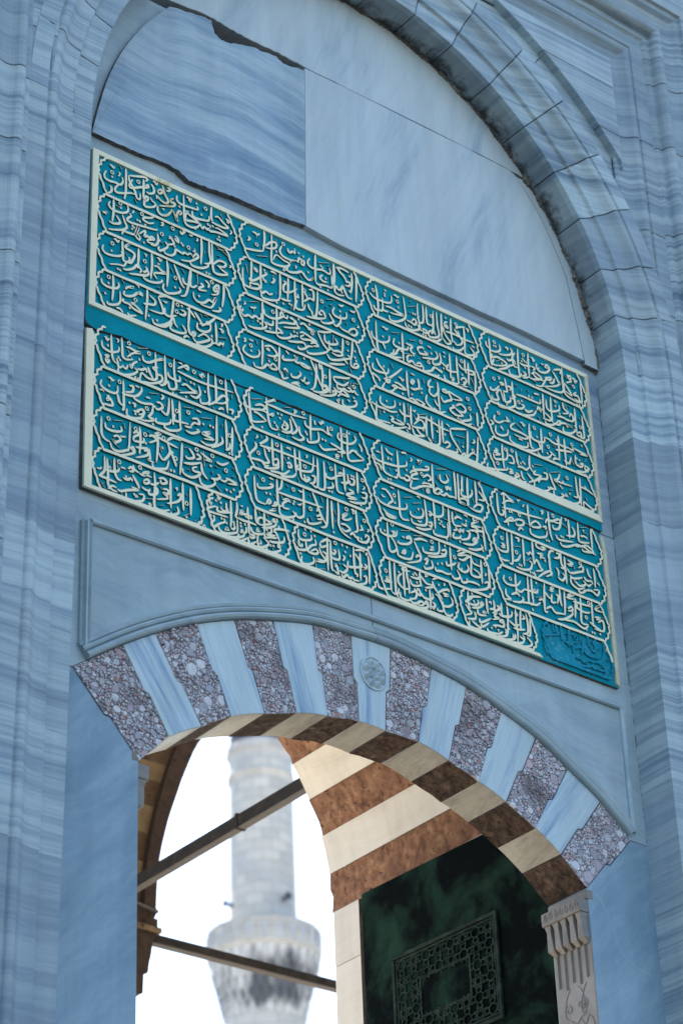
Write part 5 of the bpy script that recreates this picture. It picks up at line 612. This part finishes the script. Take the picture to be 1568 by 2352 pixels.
def dframe(m, u0, u1, z0, z1, w, h0, h1):
    dbox(m, u0, u1, z1 - w, z1, h0, h1); dbox(m, u0, u1, z0, z0 + w, h0, h1); dbox(m, u0, u0 + w, z0 + w, z1 - w, h0, h1); dbox(m, u1 - w, u1, z0 + w, z1 - w, h0, h1)
for zt, zb in ((-2.945, -3.50), (-3.62, -5.6), (-5.75, -8.6)):
    m = MB(); dframe(m, .328, 1.10, zb, zt, .02, -.002, .014); dframe(m, .352, 1.076, zb + .025, zt - .025, .012, -.002, .010); m.build('panel_frame', BRONZEL, door, bev=.004)
m = MB()
NU, NZ = 8, 6; cu, cz_ = .724 / NU, .507 / NZ
for iu in range(NU):
    for iz in range(NZ):
        uc, zc = .352 + (iu + .5) * cu, -3.475 + (iz + .5) * cz_
        if .53 < uc < .915 and -3.33 < zc < -3.108: continue
        P8 = [(uc + .5 * cu * math.cos(q * math.pi / 4 + .3927) * 1.08, zc + .5 * cz_ * math.sin(q * math.pi / 4 + .3927) * 1.08) for q in range(8)]
        if (iu + iz) % 2:
            for q in range(8): a_, b_ = P8[q], P8[(q + 3) % 8]; m.bar(DP(a_[0], a_[1], .004), DP(b_[0], b_[1], .004), .006, .007)
        else:
            for q in range(8):
                a_, b_ = P8[q], P8[(q + 1) % 8]; k_ = .62; a_ = (uc + (a_[0] - uc) * k_, zc + (a_[1] - zc) * k_); b_ = (uc + (b_[0] - uc) * k_, zc + (b_[1] - zc) * k_)
                m.bar(DP(a_[0], a_[1], .004), DP(b_[0], b_[1], .004), .006, .007); m.bar(DP(a_[0], a_[1], .004), DP(P8[q][0], P8[q][1], .004), .006, .007)
m.build('star_lattice', BRONZEL, door)
m = MB(); dframe(m, .536, .909, -3.325, -3.112, .011, -.002, .006); m.build('cartouche_rim', BRONZEL, door)
m = MB(); dbox(m, .547, .898, -3.314, -3.123, -.002, .0025); m.build('inscription_plaque', BRONZE, door)
m = MB(); dbox(m, 1.3255, 1.352, GZ + .05, ZT - .02, -.10, -.005); m.build('closing_strip', ARCD, door)
# ---------------------------------------------------------------- the two inscription panels
YS, YT = .012, .0                                   # slab face, height of the raised border
def pz(v): return -v / 1000.0
def stroke_set(mb, data, y0, dz, wmul=1.0):
    k = 0
    for st_ in data.split(';'):
        k += 1; h = .0095 + k * .00004
        if st_[0] == '.':
            x, z = [float(v) for v in st_[1:].split(',')]; x /= 1000; z = pz(z); r = .0072 * wmul; sk = .25
            V = [(x, y0 - h, z), (x - r * .9, y0 - h + .002, z + r * .55), (x + r * .4, y0 - h + .002, z + r), (x + r, y0 - h + .002, z - r * .5), (x - r * .35, y0 - h + .002, z - r * 1.05)]
            V += [(a_, y0, c_) for a_, b_, c_ in V[1:5]]; mb.add(V, [(0, 1 + i, 1 + (i + 1) % 4) for i in range(4)]); mb.add(V[1:], [(i, (i + 1) % 4, 4 + (i + 1) % 4, 4 + i) for i in range(4)], 1)
        elif st_[0] == 'o':
            x, z = [float(v) for v in st_[1:].split(',')]; x /= 1000; z = pz(z)
            ribbon(mb, [(x + .0082 * math.cos(t * math.pi / 4), z + .0095 * math.sin(t * math.pi / 4)) for t in range(8)], .0062 * wmul, y0, h, True, side=1)
        else:
            p = [tuple(float(v) for v in q.split(',')) for q in st_.split()]; p = [(a_ / 1000, pz(b_)) for a_, b_ in p]
            L = sum(math.hypot(a_[0] - b_[0], a_[1] - b_[1]) for a_, b_ in zip(p, p[1:])); w = .0074 if L < .035 else .0098 if L < .06 else .0109
            ribbon(mb, cat_rom(p, 4), w * wmul, y0, h, jag=.05, side=1, brush=True, tip=.4)
def scallop(c, bulge, sgn):
    o_ = []
    for (x1, z1), (x2, z2) in zip(c, c[1:]):
        dx, dz = x2 - x1, z2 - z1
        for k in range(5):
            t = k / 5; b = math.sin(math.pi * t) * bulge * random.uniform(.9, 1.1); o_.append((x1 + dx * t - dz * b * sgn, z1 + dz * t + dx * b * sgn))
    return o_ + [c[-1]]
def left_end(x, zt, zm, zb, xs):
    d = xs - x; a_ = zt - zm; b_ = zm - zb; f = lambda u, z: (xs - d * u, z)
    up = scallop([f(0, zt), f(.38, zt - a_ * .17), f(.68, zt - a_ * .47), f(.86, zt - a_ * .82)], .30, -1) + [f(1, zm)]
    lo = cat_rom([f(1, zm), f(.80, zm - b_ * .06), f(.68, zm - b_ * .28), f(.46, zm - b_ * .46), f(.34, zm - b_ * .70), f(.10, zm - b_ * .88), f(0, zb)], 4)
    return up, lo
def cartouche(parent, zt, zm, zb, xl, xr, data, mat_=None, sep=True, last=False, sx=.058):
    mat_ = mat_ or IVORY; m = MB(); h = YS - YT
    xs, xe = xl + sx, xr - sx
    up, lo = left_end(xl, zt, zm, zb, xs)
    for c in (up, lo): ribbon(m, c, .0117, YS, h - .0003 * random.random() - .0006, jag=.08, side=1, tip=.8)
    rot = lambda c: [(xl + xr - x, zt + zb - z) for x, z in c]
    zm2 = zt + zb - zm
    up2, lo2 = left_end(xl, zt, zm2, zb, xs)
    for c in (rot(up2), rot(lo2)): ribbon(m, c, .0117, YS, h - .0003 * random.random() - .0010, jag=.08, side=1, tip=.8)
    if sep: n = 14; ribbon(m, [(xs - .004 + (xe - xs + .008) * i / n, zb + random.uniform(-.0012, .0012)) for i in range(n + 1)], .0152, YS, h - .0002, taper=False, jag=.04, side=1)
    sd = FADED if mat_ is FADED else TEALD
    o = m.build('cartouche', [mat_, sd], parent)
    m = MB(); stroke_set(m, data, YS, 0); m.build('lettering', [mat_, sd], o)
    return o
def strip(m, pts, w0, y0, h): ribbon(m, pts, w0, y0, h, taper=False, jag=.03)
upper = thing('inscription_panel', 'upper turquoise panel with four rows of ivory raised calligraphy', 'inscription panel', (1.6, .03, -1.03))
m = MB(); top_e = [(3.2 * i / 40, random.uniform(-.001, .001)) for i in range(41)]
gap_z = lambda x: -1.032 + .034 * min(1, x / 2.3) - .012 * math.exp(-((x - .05) / .05) ** 2)
bot_e = [(3.202, -.935)] + [(3.2 * i / 70, gap_z(3.2 * i / 70) + .004 + random.uniform(-.002, .003) + (.006 if random.random() < .08 else 0)) for i in range(70, -1, -1)] + [(-.013, -1.0)]
m.prism(top_e + bot_e, YS, .06, side=1); m.build('panel_slab', [TEAL, GRIME], upper, bev=.002)
m = MB()
for q in ([(-.0025, -.92), (0, -.46), (.002, 0), (.035, 0), (.033, -.46), (.031, -.92)],): m.prism(q, YT, YS + .002)
m.prism([(.034, -.0005), (3.199, -.0005), (3.178, -.026), (1.6, -.0255), (.034, -.0265)], YT + .0003, YS + .002)
m.prism([(.030, -.898), (1.6, -.899), (3.176, -.905), (3.197, -.944), (1.6, -.928), (-.002, -.921)], YT + .0006, YS + .002)
m.build('border', IVORY, upper)
m = MB(); m.prism([(3.176, -.026), (3.199, -.0015), (3.2005, -.45), (3.198, -.941), (3.177, -.905), (3.179, -.45)], YT + .0009, YS + .002); m.build('border', IVORYD, upper, label='weathered right edge of the border')
XU = [.030, .838, 1.638, 2.409, 3.176]; ZU = [-.027, -.247, -.468, -.690, -.902]; ZM = [-.137, -.360, -.582, -.803]
drift = [(.012, -.001, -.007, -.015), (.004, .0, -.006, -.006)]
for c in range(4):
    for r in range(4):
        xl = XU[c] + (drift[0][r] if c == 1 else drift[1][r] if c == 2 else 0); xr = XU[c + 1] + (drift[0][r] if c == 0 else drift[1][r] if c == 1 else 0)
        cartouche(upper, ZU[r], ZM[r], ZU[r + 1], xl + (.006 if c else 0), xr - (.006 if c < 3 else 0), UP[c * 4 + r])
lower = thing('inscription_panel', 'lower turquoise panel of ivory calligraphy with a bare blue cartouche at bottom right', 'inscription panel', (1.6, .03, -1.92))
m = MB(); top_e = [(3.195 * i / 60, gap_z(3.195 * i / 60) - .004 + random.uniform(-.002, .001)) for i in range(58)] + [(3.17, -1.006), (3.195, -1.04)]
m.prism([(-.010, -1.07), (-.006, -1.055)] + top_e + [(3.207, -1.4), (3.205, -1.915), (1.6, -1.9085), (-.006, -1.9)], YS + .003, .07, side=1); m.build('panel_slab', [TEAL, GRIME], lower, bev=.002)
m = MB(); m.prism([(-.010, -1.06), (.02, -1.05), (.034, -1.08), (.035, -1.884), (-.004, -1.9)], YT + .002, YS + .004)
m.prism([(.034, -1.882), (2.66, -1.892), (2.68, -1.908), (-.002, -1.901)], YT + .0023, YS + .004); m.build('border', IVORY, lower)
m = MB(); m.prism([(3.170, -1.03), (3.188, -1.035), (3.205, -1.10), (3.207, -1.5), (3.203, -1.912), (3.180, -1.898), (3.182, -1.5), (3.178, -1.1)], YT + .0026, YS + .004); m.build('border', IVORYD, lower, label='weathered right edge of the border')
YS += .003; YT += .002
XL = [.036, .862, 1.634, 2.399, 3.172]; ZL = [-1.012, -1.235, -1.457, -1.675, -1.886]; ZN = [-1.125, -1.345, -1.566, -1.786]
LI = {(0, 0): 0, (0, 1): 1, (0, 2): 2, (1, 0): 4, (1, 1): 5, (1, 2): 6, (2, 0): 7, (2, 1): 8, (2, 2): 9, (3, 0): 10, (3, 1): 11, (3, 2): 12}
for (c, r), i in LI.items(): cartouche(lower, ZL[r], ZN[r], ZL[r + 1], XL[c] + (.006 if c else 0), XL[c + 1] - (.006 if c < 3 else 0), LO[i])
XB = [.038, .645, 1.132, 1.645, 2.146, 2.66]
for q, i in enumerate((3, 13, 15, 16, 17)): cartouche(lower, ZL[3], ZN[3], ZL[4], XB[q] + (.008 if q else 0), XB[q + 1] - .008, LO[i], sx=.046)
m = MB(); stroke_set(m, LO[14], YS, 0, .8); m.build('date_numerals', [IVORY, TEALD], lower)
m = MB(); m.prism([(2.70, -1.70), (3.10, -1.69), (3.168, -1.79), (3.176, -1.897), (2.70, -1.905)], YS - .0008, YS + .004); m.build('faded_field', FADED, lower, label='faded patch where the ivory paint has gone')
YS -= .0008; cartouche(lower, ZL[3] - .006, ZN[3], ZL[4], 2.695, 3.172, LO[18], mat_=FADED, sx=.05); YS += .0008
m = MB(); ribbon(m, cat_rom([(3.118, -1.676), (3.135, -1.70), (3.142, -1.725), (3.158, -1.75), (3.165, -1.785)], 3), .013, YS, .0135); m.build('cartouche', IVORY, lower, label='last painted stretch of the bare cartouche')
# rust stain and mortar bits
# ---------------------------------------------------------------- courtyard arcade seen through the doorway
arc_ = thing('arcade_arch', 'shadowed brown arcade arch on a corbelled capital seen through the left of the doorway', 'arch', (4.2, 6.2, GZ))
ED = [(4.919, .76), (4.864, .653), (4.769, .423), (4.719, .276), (4.656, .094), (4.615, -.059), (4.58, -.208), (4.557, -.353), (4.546, -.526), (4.54, -.674)]
ED = [(5.9, 1.75), (5.45, 1.42), (5.15, 1.1)] + ED
EDs = cat_rom(ED, 4)
def edge_x(z):
    for (x1, z1), (x2, z2) in zip(EDs, EDs[1:]):
        if z2 <= z <= z1: return x2 + (x1 - x2) * (z - z2) / (z1 - z2 + 1e-9)
    return EDs[-1][0]
lv = [1.7, 1.25, .80, .52, .37, .155, -.07, -.30, -.52, -.674]
for i, (a_, b_) in enumerate(zip(lv, lv[1:])):
    n = 6; zs = [a_ + (b_ - a_) * k / n for k in range(n + 1)]; m = MB()
    m.prism([(3.2, a_ - .003)] + [(edge_x(z) - .062 - .05 * max(0, z + .2), z) for z in zs] + [(3.2, b_)], 6.06, 6.6); m.build('arch_block', ARCC if i in (1, 3, 5, 7) else ARCB, arc_)
n = 30; m = MB(); m.prism([(edge_x(z), z) for z in [1.7 - 2.374 * k / n for k in range(n + 1)]] + [(edge_x(z) - .10 - .06 * max(0, z + .2), z) for z in [-.674 + 2.374 * k / n for k in range(n + 1)]], 6.0, 6.6); m.build('arch_rib', ARCD, arc_)
m = MB(); m.prism([(3.2, 1.702), (6.6, 1.76), (5.9, 1.75), (6.6, 2.6), (3.2, 2.6)], 6.02, 6.6) if False else m.prism([(3.2, 1.703), (5.86, 1.703), (6.4, 2.0), (7.4, 2.2), (7.4, 2.8), (3.2, 2.8)], 6.02, 6.6); m.build('arch_block', ARCB, arc_)
m = MB(); m.prism([(3.2, -.676), (4.535, -.676), (4.513, -.712), (4.528, -.72), (4.512, -.755), (4.541, -.758), (4.541, -.83), (4.548, -.85), (4.501, -.93), (4.485, -1.04), (4.468, -1.114), (4.461, -1.176), (4.424, -1.188), (4.419, -1.336), (4.389, -1.347), (3.9, -1.36), (3.2, -1.36)], 5.98, 6.62); m.build('capital', ARCD, arc_)
m = MB(); m.box(3.2, 4.56, 5.955, 6.62, -.865, -.83); m.build('capital_moulding', ARCC, arc_)
m = MB(); m.lathe(4.0, 6.3, [(.26, GZ), (.24, GZ + .5), (.22, -1.36)], 32); m.build('column', ARCB, arc_, smooth=True)
m = MB(); m.bar((3.4, 5.97, -.555), (4.53, 5.97, -.71), .03, .02); m.build('tie_rod', LEDGE, arc_)
def beam(name, lab, p, q, w, h):
    t = thing(name, lab, 'tie beam', p); m = MB(); m.bar(p, q, w, h); m.build('beam', IRON, t, bev=.006)
    d = Vector(q) - Vector(p); o_ = Vector((0, 0, -h / 2 - .003)); m = MB(); m.bar(Vector(p) + o_, Vector(q) + o_, w * .9, .006); m.build('beam_underside', LEDGE, t)
    for f_ in (.5,): m = MB(); c_ = Vector(p) + d * f_; dn_ = d.normalized() * .012; m.bar(c_ - dn_, c_ + dn_, w + .012, h + .016); m.build('clamp', IRON, t)
    return t
beam('tie_beam', 'dark tie beam rising to the right across the minaret shaft', (3.87, 2.2, -.905), (3.87, 5.98, -.905), .062, .088)
beam('tie_beam', 'lower dark tie beam sloping down from the arcade capital in front of the minaret balcony', (4.50, 6.05, -.885), (8.6, 6.05, -.870), .072, .064)
# ---------------------------------------------------------------- minaret
MX, MY = 46.66, 60.0
mina = thing('minaret', 'pale stone minaret with a corbelled balcony rising behind the doorway', 'minaret', (MX, MY, GZ))
k = 1.46 / 1.11
m = MB(); m.lathe(MX, MY, [(r_ * 1.09, z_) for r_, z_ in [(1.40, GZ), (1.34, 24.2)]], 32); m.build('lower_shaft', MINA, mina)
m = MB(); m.lathe(MX, MY, [(r_ * 1.09, z_) for r_, z_ in [(1.13, 26.3), (1.11, 30), (1.09, 33.35), (1.15, 33.45), (1.16, 33.6), (1.12, 33.72), (1.10, 34.2), (1.12, 34.35), (1.19, 34.5), (1.19, 34.75), (1.09, 34.86)]], 40); m.build('shaft', MINA, mina, smooth=False)
m = MB(); m.lathe(MX, MY, [(r_ * 1.09, z_) for r_, z_ in [(1.06, 34.86), (1.04, 36.2), (1.3, 36.3), (.05, 43)]], 40); m.build('spire', LEAD, mina)
m = MB(); m.lathe(MX, MY, [(r_ * 1.09, z_) for r_, z_ in [(1.86, 26.3), (1.93, 26.42), (1.93, 26.58), (1.89, 26.6), (1.89, 27.18), (1.93, 27.2), (1.93, 27.32), (1.15, 27.32)]], 16); bal = m.build('balcony', MINA, mina)
for i in range(24):
    t = 2 * math.pi * i / 24; m = MB(); m.bar((MX + 2.07 * math.cos(t), MY + 2.07 * math.sin(t), 26.58), (MX + 2.07 * math.cos(t), MY + 2.07 * math.sin(t), 27.2), .08, .05); m.build('parapet_post', MINA, bal)
    t = 2 * math.pi * (i + .5) / 24
    m = MB(); m.bar((MX + 2.03 * math.cos(t), MY + 2.03 * math.sin(t), 26.68), (MX + 2.03 * math.cos(t), MY + 2.03 * math.sin(t), 27.12), .07, .09); m.build('pierced_screen', SCREEN, bal)
m = MB()
R_ = [(1.85, 26.32), (1.74, 25.85), (1.62, 25.4), (1.52, 24.95), (1.42, 24.5), (1.35, 24.1)]
for (r1, z1), (r2, z2) in zip(R_, R_[1:]):
    nT = 30; m.lathe(MX, MY, [(r_ * 1.09, z_) for r_, z_ in [(r2, z2), (r2 + .02, z1 - .05), (r1, z1)]], 48)
    for i in range(nT):
        t = 2 * math.pi * (i + .5 * ((z1 * 2) % 2 > 1)) / nT; c_, s_ = math.cos(t), math.sin(t); w = math.pi * r1 / nT * .55
        V = [(MX + c_ * r * 1.09 - s_ * q, MY + s_ * r * 1.09 + c_ * q, z) for r, q, z in ((r1 + .015, -w, z1 - .02), (r1 + .02, w, z1 - .02), (r2, -w * .6, z2 - .15), (r2, w * .6, z2 - .15), (r1 - .02, 0, (z1 + z2) / 2 - .1))]
        m.add(V, [(0, 1, 4), (0, 4, 2), (1, 3, 4), (2, 4, 3)])
m.build('muqarnas_corbel', STAIN, mina)
for px, lab in ((-1, 'small loudspeaker jutting from the left of the minaret shaft'), (1, 'small loudspeaker on the right face of the minaret shaft')):
    vx, vy = .607, .795; sx_, sy_ = vy, -vx
    ux, uy = (sx_ * px - vx * .5, sy_ * px - vy * .5) if px < 0 else (sx_ * .62 - vx * .85, sy_ * .62 - vy * .85)
    L = math.hypot(ux, uy); ux, uy = ux / L, uy / L; b0 = Vector((MX + ux * 1.19, MY + uy * 1.19, 28.35))
    t = thing('loudspeaker', lab, 'loudspeaker', b0); m = MB(); d = Vector((ux, uy, .05)); a_ = Vector((-uy, ux, 0)); u_ = Vector((0, 0, 1)); V = []
    for f_, r in ((0, .05), (.2, .055), (.32, .11), (.38, .15)):
        for q in range(12): V.append(b0 + d * f_ + (a_ * math.cos(q * math.pi / 6) + u_ * math.sin(q * math.pi / 6)) * r)
    m.add(V, [(i * 12 + q, i * 12 + (q + 1) % 12, i * 12 + 12 + (q + 1) % 12, i * 12 + 12 + q) for i in range(3) for q in range(12)] + [tuple(range(12)), tuple(range(36, 48))]); m.build('horn', LEAD, t)
    m = MB(); m.bar(b0 - d * .05, b0 + d * .2 + Vector((0, 0, -.12)), .06, .06); m.build('bracket', LEAD, t)
